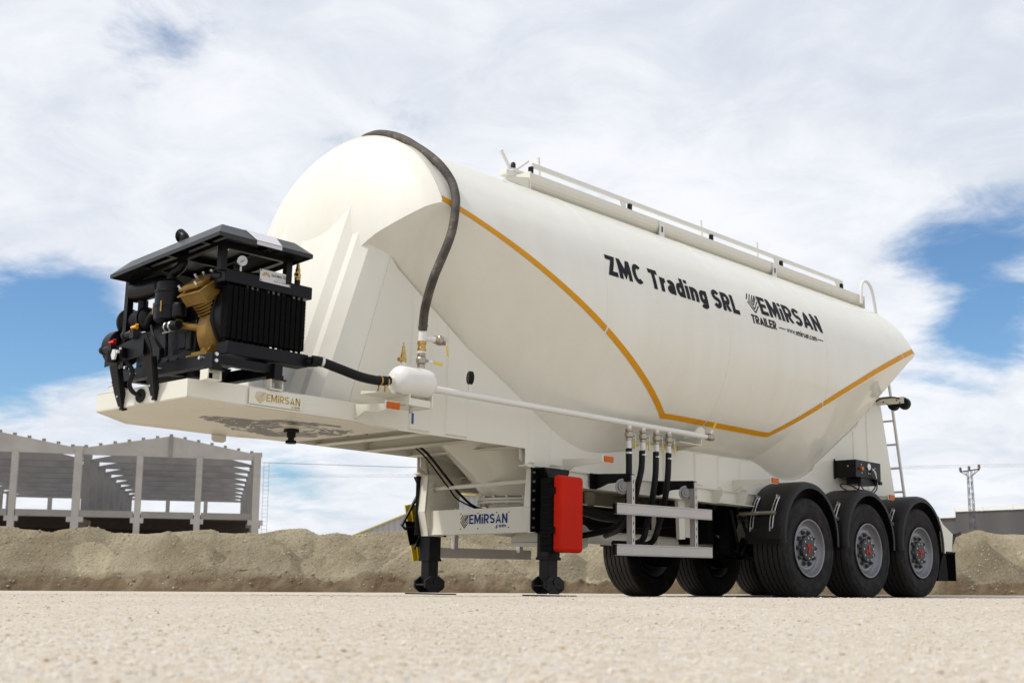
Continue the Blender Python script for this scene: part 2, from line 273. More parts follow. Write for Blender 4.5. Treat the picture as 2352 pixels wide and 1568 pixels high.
# ------------------------------------------------------------------ mesh helpers
class MB:
    def __init__(s): s.v = []; s.f = []; s.mi = []; s.cur = 0
    def add(s, vs, fs):
        o = len(s.v); s.v += [tuple(v) for v in vs]; s.f += [tuple(i+o for i in f) for f in fs]; s.mi += [s.cur]*len(fs); return s
    def mat(s, i): s.cur = i; return s
    def box(s, a, b, rot=None, piv=None):
        x0, y0, z0 = a; x1, y1, z1 = b
        vs = [Vector(p) for p in ((x0,y0,z0),(x1,y0,z0),(x1,y1,z0),(x0,y1,z0),(x0,y0,z1),(x1,y0,z1),(x1,y1,z1),(x0,y1,z1))]
        if rot is not None:
            c = Vector(piv) if piv is not None else sum(vs, Vector())/8
            vs = [rot @ (v-c)+c for v in vs]
        return s.add(vs, [(0,3,2,1),(4,5,6,7),(0,1,5,4),(1,2,6,5),(2,3,7,6),(3,0,4,7)])
    def prism(s, poly, axis, a, b):      # polygon in the plane across 'axis', from a to b
        def P(p, t):
            return {'x': (t, p[0], p[1]), 'y': (p[0], t, p[1]), 'z': (p[0], p[1], t)}[axis]
        n = len(poly); vs = [P(p, a) for p in poly]+[P(p, b) for p in poly]
        return s.add(vs, [tuple(range(n)), tuple(range(2*n-1, n-1, -1))]+[(i, i+n, (i+1) % n+n, (i+1) % n) for i in range(n)])
    def tube(s, pts, r, seg=12, cap=True, close=False):
        pts = [Vector(p) for p in pts]; n = len(pts); rs = r if isinstance(r, (list, tuple)) else [r]*n
        vs = []; up_ = None
        for i, p in enumerate(pts):
            if close: d = pts[(i+1) % n]-pts[i-1]
            else: d = pts[min(i+1, n-1)]-pts[max(i-1, 0)]
            d.normalize()
            if up_ is None: up_ = d.orthogonal().normalized()
            up_ = (up_-d*up_.dot(d)).normalized(); sd_ = d.cross(up_)
            for k in range(seg):
                a = 2*PI*k/seg; vs.append(p+(up_*math.cos(a)+sd_*math.sin(a))*rs[i])
        fs = []
        for i in range(n if close else n-1):
            j = (i+1) % n
            for k in range(seg):
                k2 = (k+1) % seg; fs.append((i*seg+k, i*seg+k2, j*seg+k2, j*seg+k))
        if cap and not close: fs += [tuple(range(seg-1, -1, -1)), tuple((n-1)*seg+k for k in range(seg))]
        return s.add(vs, fs)
    def cyl(s, a, b, r, seg=20): return s.tube([a, b], r, seg)
    def lathe(s, prof, org, axis, seg=32, a0=0., a1=2*PI):  # prof: (t along axis, radius)
        ax = Vector(axis).normalized(); e1 = ax.orthogonal().normalized(); e2 = ax.cross(e1); o = Vector(org)
        full = abs(a1-a0-2*PI) < 1e-6; m = seg if full else seg+1; vs = []
        for t, r in prof:
            for k in range(m):
                a = a0+(a1-a0)*k/seg; vs.append(o+ax*t+(e1*math.cos(a)+e2*math.sin(a))*r)
        fs = []
        for i in range(len(prof)-1):
            for k in range(seg):
                k2 = (k+1) % m; fs.append((i*m+k, i*m+k2, (i+1)*m+k2, (i+1)*m+k))
        return s.add(vs, fs)
    def grid(s, rows):
        n = len(rows[0]); vs = [p for r in rows for p in r]
        return s.add(vs, [(i*n+k, i*n+k+1, (i+1)*n+k+1, (i+1)*n+k) for i in range(len(rows)-1) for k in range(n-1)])
    def bar(s, a, b, w_, h, upv=(0, 0, 1)):   # rectangular bar from a to b
        a = Vector(a); b = Vector(b); d = (b-a).normalized(); sd_ = d.cross(Vector(upv)).normalized(); u_ = sd_.cross(d)
        vs = [p+sd_*(sx*w_/2)+u_*(sz*h/2) for p in (a, b) for sx, sz in ((-1,-1),(1,-1),(1,1),(-1,1))]
        return s.add(vs, [(0,1,2,3),(7,6,5,4),(0,4,5,1),(1,5,6,2),(2,6,7,3),(3,7,4,0)])
    def hexbolt(s, p, axis, r, h): return s.tube([p, Vector(p)+Vector(axis)*h], r, 6)
    def parts(s):                        # the far-apart pieces of this mesh, one MB each
        n = len(s.v); par = list(range(n))
        def fnd(i):
            while par[i] != i: par[i] = par[par[i]]; i = par[i]
            return i
        for f in s.f:
            a = fnd(f[0])
            for i in f[1:]: par[fnd(i)] = a
        ids = {}
        for i in range(n): ids.setdefault(fnd(i), []).append(i)
        A = np.array(s.v, dtype=float); isl = list(ids.values()); lo = np.array([A[i].min(0) for i in isl]); hi = np.array([A[i].max(0) for i in isl]); sz = (hi-lo).max(1)
        k = len(isl); gp = list(range(k))
        def g2(i):
            while gp[i] != i: i = gp[i]
            return i
        for i in range(k):
            for j in range(i):
                d = np.maximum(0, np.maximum(lo[i]-hi[j], lo[j]-hi[i]))
                if math.sqrt((d**2).sum()) <= max(.02, .5*max(sz[i], sz[j])): gp[g2(i)] = g2(j)
        out = {}
        for i in range(k): out.setdefault(g2(i), set()).update(isl[i])
        res = []
        for S in out.values():
            m = MB(); ix = {v: q for q, v in enumerate(sorted(S))}; m.v = [s.v[v] for v in sorted(S)]
            m.f = [tuple(ix[v] for v in f) for f in s.f if f[0] in S]; m.mi = [0]*len(m.f); res.append(m)
        return res
    def each(s, name, mats, parent=None, **k): return [m.build(name, mats, parent, **k) for m in s.parts()]
    def build(s, name, mats, parent=None, smooth=35, bevel=0, off=(0, 0, 0), loc=None, label=None, solid=0):
        me = bpy.data.meshes.new(name)
        O = Vector(loc) if loc is not None else Vector(off)
        me.from_pydata([tuple(Vector(v)-O) for v in s.v], [], s.f)
        if isinstance(mats, str): mats = [mats]
        for m in mats: me.materials.append(MAT[m])
        if len(mats) > 1: me.polygons.foreach_set('material_index', s.mi)
        bm = bmesh.new(); bm.from_mesh(me); bmesh.ops.remove_doubles(bm, verts=bm.verts, dist=1e-5)
        bmesh.ops.recalc_face_normals(bm, faces=bm.faces); bm.to_mesh(me); bm.free()
        if smooth: me.polygons.foreach_set('use_smooth', [True]*len(me.polygons)); me.set_sharp_from_angle(angle=R(smooth))
        o = bpy.data.objects.new(name, me); col.objects.link(o)
        if parent: o.parent = parent
        if loc is not None: o.location = loc
        if solid:
            md = o.modifiers.new('thick', 'SOLIDIFY'); md.thickness = solid; md.offset = 0
        if bevel:
            md = o.modifiers.new('bevel', 'BEVEL'); md.width = bevel; md.segments = 2; md.limit_method = 'ANGLE'; md.angle_limit = R(40)
        if label: o['label'] = label
        return o
def smoothpath(pts, n=6):
    pts = [Vector(p) for p in pts]; out = []
    for i in range(len(pts)-1):
        p0 = pts[max(i-1, 0)]; p1 = pts[i]; p2 = pts[i+1]; p3 = pts[min(i+2, len(pts)-1)]
        for k in range(n):
            t = k/n; out.append(.5*((2*p1)+(p2-p0)*t+(2*p0-5*p1+4*p2-p3)*t*t+(3*p1-p0-3*p2+p3)*t**3))
    return out+[pts[-1]]
def tag(o, label=None, cat=None, group=None, kind=None):
    for k, v in (('label', label), ('category', cat), ('group', group), ('kind', kind)):
        if v: o[k] = v
    return o
def empty(name, loc=(0, 0, 0), rot=(0, 0, 0)):
    o = bpy.data.objects.new(name, None); col.objects.link(o); o.location = loc; o.rotation_euler = rot; o.empty_display_size = .2; return o
def copy_tree(o, parent):
    c = o.copy(); col.objects.link(c); c.parent = parent
    for ch in [x for x in bpy.data.objects if x.parent == o]: copy_tree(ch, c)
    return c
def text2d(s, x0, x1, y0, y1, off=0., fine=None):   # triangulated letters fitted to a box by cap height; y0 is the baseline, y1 the cap line
    cu = bpy.data.curves.new('t', 'FONT'); cu.body = s; cu.size = 1; cu.offset = off; cu.resolution_u = 4
    o = bpy.data.objects.new('t', cu); col.objects.link(o); bpy.context.view_layer.update()
    me = bpy.data.meshes.new_from_object(o.evaluated_get(bpy.context.evaluated_depsgraph_get()))
    vs = np.array([v.co[:2] for v in me.vertices]); bm = bmesh.new(); bm.from_mesh(me)
    lo, hi = vs.min(0), vs.max(0)
    cap = .729+2*off*.6
    for v in bm.verts:
        v.co.x = x0+(v.co.x-lo[0])/(hi[0]-lo[0])*(x1-x0); v.co.y = y0+(v.co.y+off*.6)/cap*(y1-y0); v.co.z = 0
    bmesh.ops.triangulate(bm, faces=bm.faces)
    if fine:
        for _ in range(4):
            ed = [e for e in bm.edges if e.calc_length() > fine]
            if not ed: break
            bmesh.ops.subdivide_edges(bm, edges=ed, cuts=1)
            bmesh.ops.triangulate(bm, faces=bm.faces)
    vv = [tuple(v.co) for v in bm.verts]; bm.verts.index_update(); ff = [tuple(v.index for v in f.verts) for f in bm.faces]
    bm.free(); bpy.data.objects.remove(o); bpy.data.curves.remove(cu); bpy.data.meshes.remove(me)
    return vv, ff
# block letters drawn as strokes of even weight (cap height 1)
def glyph(c, w):                                     # -> advance width, strokes
    h = w/2; X = .72                                 # X: height of small letters
    def arc(cx, cy, rx, ry, a0, a1, n=14): return [(cx+rx*math.cos(R(a0+(a1-a0)*k/n)), cy+ry*math.sin(R(a0+(a1-a0)*k/n))) for k in range(n+1)]
    if c == 'Z': W = .62; return W, [[(0, 1-h), (W-h*1.3, 1-h), (h*1.3, h), (W, h)]]
    if c == 'M': W = .82; return W, [[(h, 0), (h, 1)], [(W-h, 0), (W-h, 1)], [(h*1.2, 1-h*.6), (W/2, .10+h), (W-h*1.2, 1-h*.6)]]
    if c == 'C': W = .70; return W, [arc(W/2+.01, .5, W/2-h+.0, .5-h, 48, 312, 22)]
    if c == 'T': W = .60; return W, [[(0, 1-h), (W, 1-h)], [(W/2, 0), (W/2, 1-w)]]
    if c == 'E': W = .56; return W, [[(W, 1-h), (h, 1-h), (h, h), (W, h)], [(w, .5), (W-.05, .5)]]
    if c == 'L': W = .54; return W, [[(h, 1), (h, h), (W, h)]]
    if c == 'I': return w, [[(h, 0), (h, 1)]]
    if c == 'i': return w, [[(h, 0), (h, .70)], [(h, .82), (h, 1.0)]]
    if c == 'N': W = .66; return W, [[(h, 0), (h, 1)], [(W-h, 0), (W-h, 1)], [(h, 1-h*.6), (W-h, h*.6)]]
    if c == 'A': W = .70; return W, [[(h*.8, 0), (W/2, 1-h*.4), (W-h*.8, 0)], [(W*.22, .28), (W*.78, .28)]]
    if c == 'R': W = .64; r = .28-h*.5; return W, [[(h, 0), (h, 1-h), (W-.30, 1-h)]+arc(W-.30, 1-h-r, .30-h, r, 90, -90, 10)+[(w, 1-h-2*r)], [(W*.50, 1-h-2*r-h), (W-h*.9, 0)]]
    if c == 'S':
        W = .62; rx = W/2-h; ry = .25-h/2
        return W, [arc(W/2, .75-h/2, rx, ry, 25, 270, 14)+arc(W/2, .25+h/2, rx, ry, 90, -155, 14)[1:]]
    if c == 'r': W = .38; return W, [[(h, 0), (h, X)], arc(W, X-h-.20, W-h*1.0-.02, .20, 175, 88, 6)]
    if c == 'n': W = .56; return W, [[(h, 0), (h, X)], arc(W/2, X-.26, W/2-h, .26-h, 175, 0, 10)+[(W-h, 0)]]
    if c == 'a': W = .54; return W, [arc(W/2, X-.22, W/2-h, .22-h, 160, 0, 9)+[(W-h, 0)], [(W-w, .43)]+arc(W/2-.02, .21, W/2-h-.01, .21-h, 95, 330, 12)]
    if c == 'd': W = .58; return W, [[(W-h, 0), (W-h, 1)], arc(W/2-.01, X/2, W/2-h, X/2-h, 35, 325, 18)]
    if c == 'g': W = .58; return W, [[(W-h, X), (W-h, -.02)]+arc(W/2, -.04, W/2-h, .20-h, 0, -160, 10), arc(W/2-.01, X/2, W/2-h, X/2-h, 35, 325, 18)]
    if c == 'o': W = .56; return W, [arc(W/2, X/2, W/2-h, X/2-h, 0, 360, 20)]
    if c == 'c': W = .52; return W, [arc(W/2+.01, X/2, W/2-h, X/2-h, 45, 315, 16)]
    if c == 'm': W = .86; q = (W-2*h)/4; return W, [[(h, 0), (h, X)], arc(h+q, X-.26, q, .26-h, 175, 0, 8)+[(h+2*q, 0)], arc(h+3*q, X-.26, q, .26-h, 175, 0, 8)+[(W-h, 0)]]
    if c == 'w': W = .74; return W, [[(h*.7, X), (W*.27, h), (W/2, X*.9), (W*.73, h), (W-h*.7, X)]]
    if c == 'e': W = .54; return W, [[(w, X/2), (W-h, X/2)]+arc(W/2, X/2, W/2-h, X/2-h, 12, 318, 16)]
    if c == 's': W = .48; rx = W/2-h; ry = X/4-h/2; return W, [arc(W/2, .75*X-h/2, rx, ry, 25, 270, 10)+arc(W/2, .25*X+h/2, rx, ry, 90, -155, 10)[1:]]
    if c == '.': return w, [[(h, 0), (h, w)]]
    return .34, []
def gtext(s, x0, x1, y0, y1, w=.17, gap=.10, fine=None):
    adv = 0; items = []
    for c in s:
        W, st = glyph(c, w); items.append((adv, st, W, c)); adv += W+(gap if c != ' ' else 0)
    adv -= gap; sx = (x1-x0)/adv; sy = (y1-y0); vs = []; fs = []; lay = 0
    for a, st, W_, c_ in items:
        for pts in st:
            P = [Vector(pts[0])]
            for p in pts[1:]:
                if (Vector(p)-P[-1]).length > 1e-3: P.append(Vector(p))
            Q = [P[0]]
            if fine:
                for p, q in zip(P[:-1], P[1:]):
                    k = max(1, int((q-p).length*abs(sy)/fine)); Q += [p.lerp(q, (i+1)/k) for i in range(k)]
            else: Q = P
            o = len(vs); lay += 1
            for i, p in enumerate(Q):
                d0 = (Q[i]-Q[i-1]) if i else (Q[1]-Q[0]); d1 = (Q[i+1]-Q[i]) if i < len(Q)-1 else d0
                d0 = d0.normalized(); d1 = d1.normalized(); n0 = Vector((-d0.y, d0.x)); n1 = Vector((-d1.y, d1.x)); b = (n0+n1)
                b = b.normalized() if b.length > 1e-4 else n0; k = w/2/max(.42, b.dot(n0))
                for sgn in (1, -1):
                    t = p+b*k*sgn; tx = min(max(t.x, 0), W_); ty = min(max(t.y, -.3 if c_ == 'g' else 0), .72 if c_ in 'ranogcmesw' else 1)
                    vs.append((x0+(a+tx)*sx, y0+ty*sy, .0004*(lay % 3)))
            fs += [(o+2*i, o+2*i+2, o+2*i+3, o+2*i+1) for i in range(len(Q)-1)]
    return vs, fs
def logo2d(x0, x1, y0, y1):                          # hexagon of slanted bars: three nested hooks and an outer edge
    polys = []
    def stroke(pts, w_):
        for a, b in zip(pts[:-1], pts[1:]):
            a = Vector(a); b = Vector(b); d = (b-a).normalized(); n = Vector((-d.y, d.x))*w_/2
            polys.append([a+n-d*w_*.15, b+n+d*w_*.15, b-n+d*w_*.15, a-n-d*w_*.15])
    stroke([(.30, 1.0), (.02, .66)], .07); stroke([(.0, .50), (.50, .02), (.98, .44)], .07)
    stroke([(.54, 1.0), (.17, .55), (.50, .21), (.98, .66)], .06)
    stroke([(.78, 1.0), (.36, .56), (.50, .41), (.98, .88)], .06); stroke([(.98, 1.0), (.53, .575)], .07)
    vs = []; fs = []
    for p in polys:
        k = len(vs); vs += [(x0+q[0]*(x1-x0), y0+q[1]*(y1-y0), 0) for q in p]; fs.append((k, k+1, k+2, k+3))
    return vs, fs
# ------------------------------------------------------------------ the tank trailer (local axes: x rearwards from axle 1, y away from camera, z up)
TILT = 0.018894
T = empty('tank_trailer', (0, 0, 0), (0, TILT, 0))
tag(T, 'long cream tank semi trailer with yellow edge tape, three axles and dark lettering', 'tank trailer')
RT, ZC = 1.277, 2.57
JF = [(-5.5, 3.043), (-5.107, 2.927), (-4.562, 2.735), (-3.937, 2.455), (-3.509, 2.30), (-3.301, 2.20), (-3.138, 2.104), (-2.786, 1.932), (-2.489, 1.788), (-2.262, 1.685), (-2.05, 1.50), (-1.85, 1.37), (-1.6, 1.2931)]
JR = [(-.62, 1.2931), (-.42, 1.37), (-.24, 1.50), (.0, 1.76), (.332, 2.052), (.718, 2.248), (1.2, 2.468), (1.623, 2.647), (2.264, 2.89), (2.75, 3.058)]
_c = np.polyfit([p[0] for p in JF[:10]], [p[1] for p in JF[:10]], 3); _e = np.polyval(_c, -5.5)-3.043
JF = [(x, float(np.polyval(_c, x))-(_e*max(0, (-4.9-x)/.6) if x < -4.9 else 0)) for x, z in JF[:10]]+JF[10:]
def dense(J, n=5):
    return [(p.x, p.y) for p in smoothpath([(a, b, 0) for a, b in J], n)]
JFd, JRd = dense(JF), dense(JR)
def thz(z): return math.acos(max(-1, min(1, (z-ZC)/RT)))         # angle from the top of the barrel
def SH(x, th, d=0.): return (x, -(RT+d)*math.sin(th), ZC+(RT+d)*math.cos(th))   # near side point
# barrel
xs = [p[0] for p in JFd]+list(np.linspace(-1.5, -.7, 8))+[p[0] for p in JRd]
tm = [thz(p[1]) for p in JFd]+[PI]*8+[thz(p[1]) for p in JRd]
NT = 72
rows = [[SH(x, -t+2*t*k/NT) for k in range(NT+1)] for x, t in zip(xs, tm)]
MB().grid(rows).build('barrel', 'cream_paint', T, smooth=60)
# dished ends
def capx(y, z, sag):
    RS = (RT*RT+sag*sag)/(2*sag); x = math.sqrt(max(0, RS*RS-y*y-(z-ZC)**2))-(RS-sag); rho = math.sqrt(y*y+(z-ZC)**2)/RT
    if rho >= .9995: return 0
    return x+.05*(1-max(0, (rho-.9)/.1)**2) if rho > .9 else x+.05
def dish(name, xf, sag, sgn, low):
    RS = (RT*RT+sag*sag)/(2*sag); m = MB(); rows = []
    ymax = 1.186
    for i in range(49):
        y = ymax*math.sin(PI/2*(-1+2*i/48)); zt = ZC+math.sqrt(max(0, RT*RT-y*y)); ay = abs(y); zl = np.interp(ay, [p[0] for p in low], [p[1] for p in low])
        r = []
        for k in range(33):
            z = zl+(zt-zl)*(1-math.cos(PI*k/32))/2 if zt > zl else zl
            q = max(0, RT*RT-y*y-(z-ZC)**2)
            x = capx(y, z, sag)
            r.append((xf+sgn*x, y, z))
        rows.append(r)
    m.grid(rows); return m
lowF = [(y, float(np.interp(y, [0, .3, .55, .7, 1.0, 1.186], [2.22, 2.46, 2.67, 2.79, 2.945, 3.043]))) for y in np.linspace(0, 1.186, 34)]
dish('front', -5.5, .36, -1, lowF).build('front_dish', 'cream_paint', T, smooth=50)
lowR = [(y, float(np.interp(y, [0, .3, .55, .7, 1.0, 1.186], [2.25, 2.48, 2.69, 2.80, 2.955, 3.058]))) for y in np.linspace(0, 1.186, 34)]
dish('rear', 2.75, .25, 1, lowR).build('rear_dish', 'cream_paint', T, smooth=50)
m = MB()
for x in (-5.5,): m.tube([SH(x, t, .0) for t in np.linspace(-1.18, 1.18, 60)], .007, 6)
m.build('rim_weld', 'weld_white', T)
m = MB()
for x in (-3.51, -1.545, .405, 2.36):
    tt = np.interp(x, xs, tm); m.tube([SH(x, t, -.0025) for t in np.linspace(-tt, tt, 80)], .0045, 6)
m.each('ring_weld', 'weld_white', T)
# hoppers: ruled sheets from the joint curve down to a round outlet flange
def hopper(J, C0, xc, front):
    jj = [(x, -math.sqrt(max(0, RT*RT-(z-ZC)**2)), z) for x, z in J]
    pts = (list(C0)+jj[1:]) if front else (jj[:-1]+list(C0)[::-1])
    near = []
    for p in pts:
        ph = math.atan2(-p[1], p[0]-xc); near.append((p, ph))
    gens = []
    for p, ph in near:
        a = Vector(p); b = Vector((xc+.40*math.cos(ph), -.40*math.sin(ph), .88)); gens.append((a, b))
    return gens
CF = [(-5.5-capx(y, z, .36)+.003, -y, z) for y, z in lowF[:-1]]+[(-5.5, -1.186, 3.043)]
CR = [(2.75+capx(y, z, .25)-.003, -y, z) for y, z in lowR[:-1]]+[(2.75, -1.186, 3.058)]
HF = hopper(JFd, CF, -3.18, True); HR = hopper(JRd, CR, .55, False)
def hop_rows(G, n=14):
    rows = [[a.lerp(b, k/n) for k in range(n+1)] for a, b in G]
    mir = [[Vector((p.x, -p.y, p.z)) for p in r] for r in rows][::-1]
    return rows+mir
WELD = {}
for nm, G in (('front', HF), ('rear', HR)):
    hp = MB().grid(hop_rows(G)).build('hopper_cone', 'cream_paint', T, smooth=50, label='front hopper cone above the landing legs' if nm == 'front' else 'rear hopper cone above the axles')
    xc = -3.18 if nm == 'front' else .55
    m = MB().lathe([(0, .38), (0, .46), (.022, .46), (.022, .38)], (xc, 0, .845), (0, 0, 1), 36)
    m.lathe([(0, .46), (-.022, .46), (-.022, .35), (-.10, .33), (-.20, .22), (-.24, .10), (-.24, .0)], (xc, 0, .84), (0, 0, 1), 36)
    for k in range(18):
        a = 2*PI*k/18; m.hexbolt((xc+.435*math.cos(a), .435*math.sin(a), .805), (0, 0, 1), .014, .085)
    m.build('outlet_flange', 'frame_paint', hp)
    # where the side panel plane meets this cone
    WELD[nm] = G
PY, PI_ = .705, .655
def top_at(py):
    L = []
    zt = ZC-math.sqrt(RT*RT-py*py)
    for nm in ('front', 'rear'):
        W = []
        for a, b in WELD[nm]:
            if a.y <= -py <= b.y: q = a.lerp(b, (-py-a.y)/(b.y-a.y)); W.append((q.x, q.z))
        W.sort(); L.append([q for q in W if (q[0] < -2.45 if nm == 'front' else q[0] > -.15)])
    zf, zr = float(np.interp(py, *zip(*lowF))), float(np.interp(py, *zip(*lowR)))
    L[0].insert(0, (-5.5-capx(py, zf, .36), zf)); L[1].append((2.75+capx(py, zr, .25), zr))
    return L[0]+[(-2.25, zt), (-1.2, zt), (-.3, zt)]+L[1]
toplist = top_at(PY); topin = top_at(PI_)
def ztopx(x): return float(np.interp(x, [q[0] for q in toplist], [q[1] for q in toplist]))
for sy in (-1, 1):
    cut = lambda x: ztopx(x)-(.045 if x < 1.0 else .012)
    xsu = [x for x in np.linspace(2.62, -5.52, 140)]
    poly = [(-6.02, 1.25), (-3.95, 1.25), (-3.95, 1.102), (3.07, 1.102), (2.72, 2.46)]+[(x, cut(x)) for x in xsu]+[(-5.60, 2.66)]
    MB().prism(poly, 'y', sy*(PY-.008), sy*PY).build('side_panel', 'frame_paint', T, smooth=0)
    up_ = [(x, z+.05) for x, z in topin if -5.70 < x < 2.75][::-1]
    MB().prism([(-5.95, 1.6), (-3.0, 1.15), (2.6, 1.15), (2.80, 2.2)]+up_, 'y', sy*(PI_-.006), sy*PI_).build('backing_panel', 'frame_paint', T, smooth=0)
    rows = [[(x, sy*PI_, cut(x)-.002), (x, sy*(PY-.001), cut(x)-.002)] for x in xsu]; MB().grid(rows).build('panel_flange', 'frame_paint', T, smooth=30)
    # pressed ribs
    m = MB()
    for a, b in ((-4.95, -4.68), (-5.36, -5.12), (-3.93, -3.83), (-3.64, -3.46), (-1.93, -1.83), (-1.40, -1.24), (-.56, -.40), (-.98, -.9), (1.95, 2.12), (2.3, 2.42)):
        za = cut(a)-.006; zb = cut(b)-.006; z0 = 1.26 if b < -3.95 else 1.115
        lo, hi = (sy*(PY-.001), sy*(PY+.014))
        c = .018
        vs = [(a, lo, z0), (b, lo, z0), (b, lo, zb), (a, lo, za), (a+c, hi, z0+c), (b-c, hi, z0+c), (b-c, hi, zb-c), (a+c, hi, za-c)]
        m.add(vs, [(4, 5, 6, 7), (0, 1, 5, 4), (1, 2, 6, 5), (2, 3, 7, 6), (3, 0, 4, 7)])
    m.each('panel_rib', 'frame_paint', T, smooth=0)
    m = MB(); m.tube([(x, sy*(PI_+.006), z+.004) for x, z in topin if -5.72 < x < 2.62], .006, 6); m.build('panel_weld', 'weld_white', T)
# front apron under the dish
sl = .33
colsA = [(-.70, -5.58, 2.70, .30), (-.645, -5.79, 2.78, .33), (-.56, -5.875, 3.02, .33), (-.50, -5.885, 3.1, .33), (-.43, -5.945, 3.3, .33), (.10, -5.945, 3.3, .33), (.16, -5.905, 3.3, .33),
         (.34, -5.905, 3.3, .33), (.43, -5.945, 3.3, .33), (.50, -5.885, 3.1, .33), (.56, -5.875, 3.02, .33), (.645, -5.79, 2.78, .33), (.70, -5.58, 2.70, .30)]
rows = [[(x0-s_*(2.70-z), y, z) for z in np.linspace(1.34, zt, 12)] for y, x0, zt, s_ in colsA]
MB().grid(rows).build('front_apron', 'cream_paint', T, smooth=12)
# reflective tape on the joint
def tape_strip(m, path, wd=.060):
    P2 = [Vector((x, RT*th)) for x, th in path]; rows = []
    for i, p in enumerate(P2):
        d0 = (P2[i]-P2[max(i-1, 0)]); d1 = (P2[min(i+1, len(P2)-1)]-P2[i])
        if d0.length == 0: d0 = d1
        if d1.length == 0: d1 = d0
        d0.normalize(); d1.normalize(); n0 = Vector((d0.y, -d0.x)); n1 = Vector((d1.y, -d1.x)); b = (n0+n1).normalized(); k = wd/max(.35, b.dot(n0))
        q = p+b*k; rows.append([SH(p.x, p.y/RT, .004), SH((p.x+q.x)/2, (p.y+q.y)/2/RT, .004), SH(q.x, q.y/RT, .004)])
    m.grid(rows)
tf = dense([q for q in JF if q[0] <= -2.26], 6); tr = dense([(-.354, JF[9][1]+.012), (.0, 1.875), (.332, 2.052), (.718, 2.248), (1.2, 2.468), (1.623, 2.647), (2.264, 2.89), (2.745, 3.055)], 6)
full = [(x, thz(z+.012)) for x, z in tf]+[(x, thz(JF[9][1]+.018)) for x in np.linspace(-2.1, -.5, 12)]+[(x, thz(z+.012)) for x, z in tr]
for sy in (1, -1):
    tp = MB(); cuts = [-9, -3.51, -1.545, .405, 2.36, 9]
    for a, b in zip(cuts[:-1], cuts[1:]):
        seg = [q for q in full if a+.012 < q[0] < b-.012]
        ends = lambda c: (c, float(np.interp(c, [q[0] for q in full], [q[1] for q in full])))
        if a > -8: seg = [ends(a+.011)]+seg
        if b < 8: seg = seg+[ends(b-.011)]
        tape_strip(tp, seg)
    if sy < 0: tp.v = [(x, -y, z) for x, y, z in tp.v]
    mk = tp.mat(1)                                   # small certification marks printed on the tape
    acc = 0; last = None
    for q in full:
        p = Vector((q[0], RT*q[1]))
        if last is not None:
            acc += (p-last).length
            if acc > .21:
                acc = 0; d = (p-last).normalized(); n = Vector((d.y, -d.x)); c = p+n*.03
                vs = [c-d*.011-n*.010, c+d*.011-n*.010, c+n*.012]
                mk.add([(lambda s_: (s_[0], sy*s_[1], s_[2]))(SH(v.x, v.y/RT, .0065)) for v in vs], [(0, 1, 2)])
        last = p
    tp.build('reflective_tape', ['tape', 'gold_ink'], T, smooth=60)
# lettering wrapped on the barrel (x rearwards, height measured down the skin)
def wrap(m, vv, ff, d=.003): m.add([SH(x, y/RT, d+z) for x, y, z in vv], ff)
def barrel_text(s, x0, x1, a0, a1, off, name='lettering', sy=1):   # a0 baseline angle, a1 cap angle
    vv, ff = text2d(s, x0, x1, a0*RT, a1*RT, 0, .05) if off == 0 else gtext(s, x0, x1, a0*RT, a1*RT, off, .10, .04); m = MB(); wrap(m, vv, ff); return m.each(name, 'ink', T, smooth=0)
barrel_text('ZMC Trading SRL', -3.46, -1.312, 1.357, 1.192, .225)
barrel_text('EMiRSAN', -.865, .40, 1.283, 1.108, .20)
barrel_text('TRAILER', -1.10, -.625, 1.394, 1.316, .20)
barrel_text('www.emirsan.com', -.415, .212, 1.386, 1.332, .15)
m = MB()
for a, b in ((-.575, -.445), (.232, .352)):
    m.add([SH(x, th, .003) for x, th in ((a, 1.360), (b, 1.360), (b, 1.368), (a, 1.368))], [(0, 1, 2, 3)])
m.each('lettering_dash', 'ink', T, smooth=0)
vv, ff = logo2d(-1.09, -.885, 1.293*RT, 1.113*RT); m = MB(); wrap(m, vv, ff); m.build('logo', 'ink', T, smooth=0)

# ---- gooseneck
plan = [(-7.36, -.62), (-7.0, -.8), (-5.95, -.8), (-5.72, -.71), (-5.45, -.705), (-5.45, .705), (-5.72, .71), (-5.95, .8), (-7.0, .8), (-7.36, .62)]
def nose(x): return 1.25+.035*max(0, (-7.0-x)/.36)
m = MB(); n = len(plan)
vs = [(x, y, nose(x)) for x, y in plan]+[(x, y, nose(x)+.012) for x, y in plan]
m.add(vs, [tuple(range(n)), tuple(range(2*n-1, n-1, -1))]+[(i, i+n, (i+1) % n+n, (i+1) % n) for i in range(n)])
m.build('kingpin_plate', 'greased_plate', T, smooth=0)
m = MB()
outl = [(-5.7, -.705), (-5.95, -.8), (-7.0, -.8), (-7.36, -.62), (-7.36, .62), (-7.0, .8), (-5.95, .8), (-5.7, .705)]
for a, b in zip(outl[:-1], outl[1:]):
    A = Vector((*a, 0)); B = Vector((*b, 0)); d = (B-A).normalized(); nn = Vector((d.y, -d.x, 0))*.010
    za, zb = nose(a[0]), nose(b[0]); ta = 1.40+.02*(a[0] < -7.2); tb = 1.40+.02*(b[0] < -7.2)
    pts = [A+nn*0, B+nn*0, B+nn, A+nn]
    m.add([(pts[0].x, pts[0].y, za+.004), (pts[1].x, pts[1].y, zb+.004), (pts[2].x, pts[2].y, zb+.004), (pts[3].x, pts[3].y, za+.004),
           (pts[0].x, pts[0].y, ta), (pts[1].x, pts[1].y, tb), (pts[2].x, pts[2].y, tb), (pts[3].x, pts[3].y, ta)],
          [(0, 1, 2, 3), (4, 5, 6, 7), (0, 1, 5, 4), (1, 2, 6, 5), (2, 3, 7, 6), (3, 0, 4, 7)])
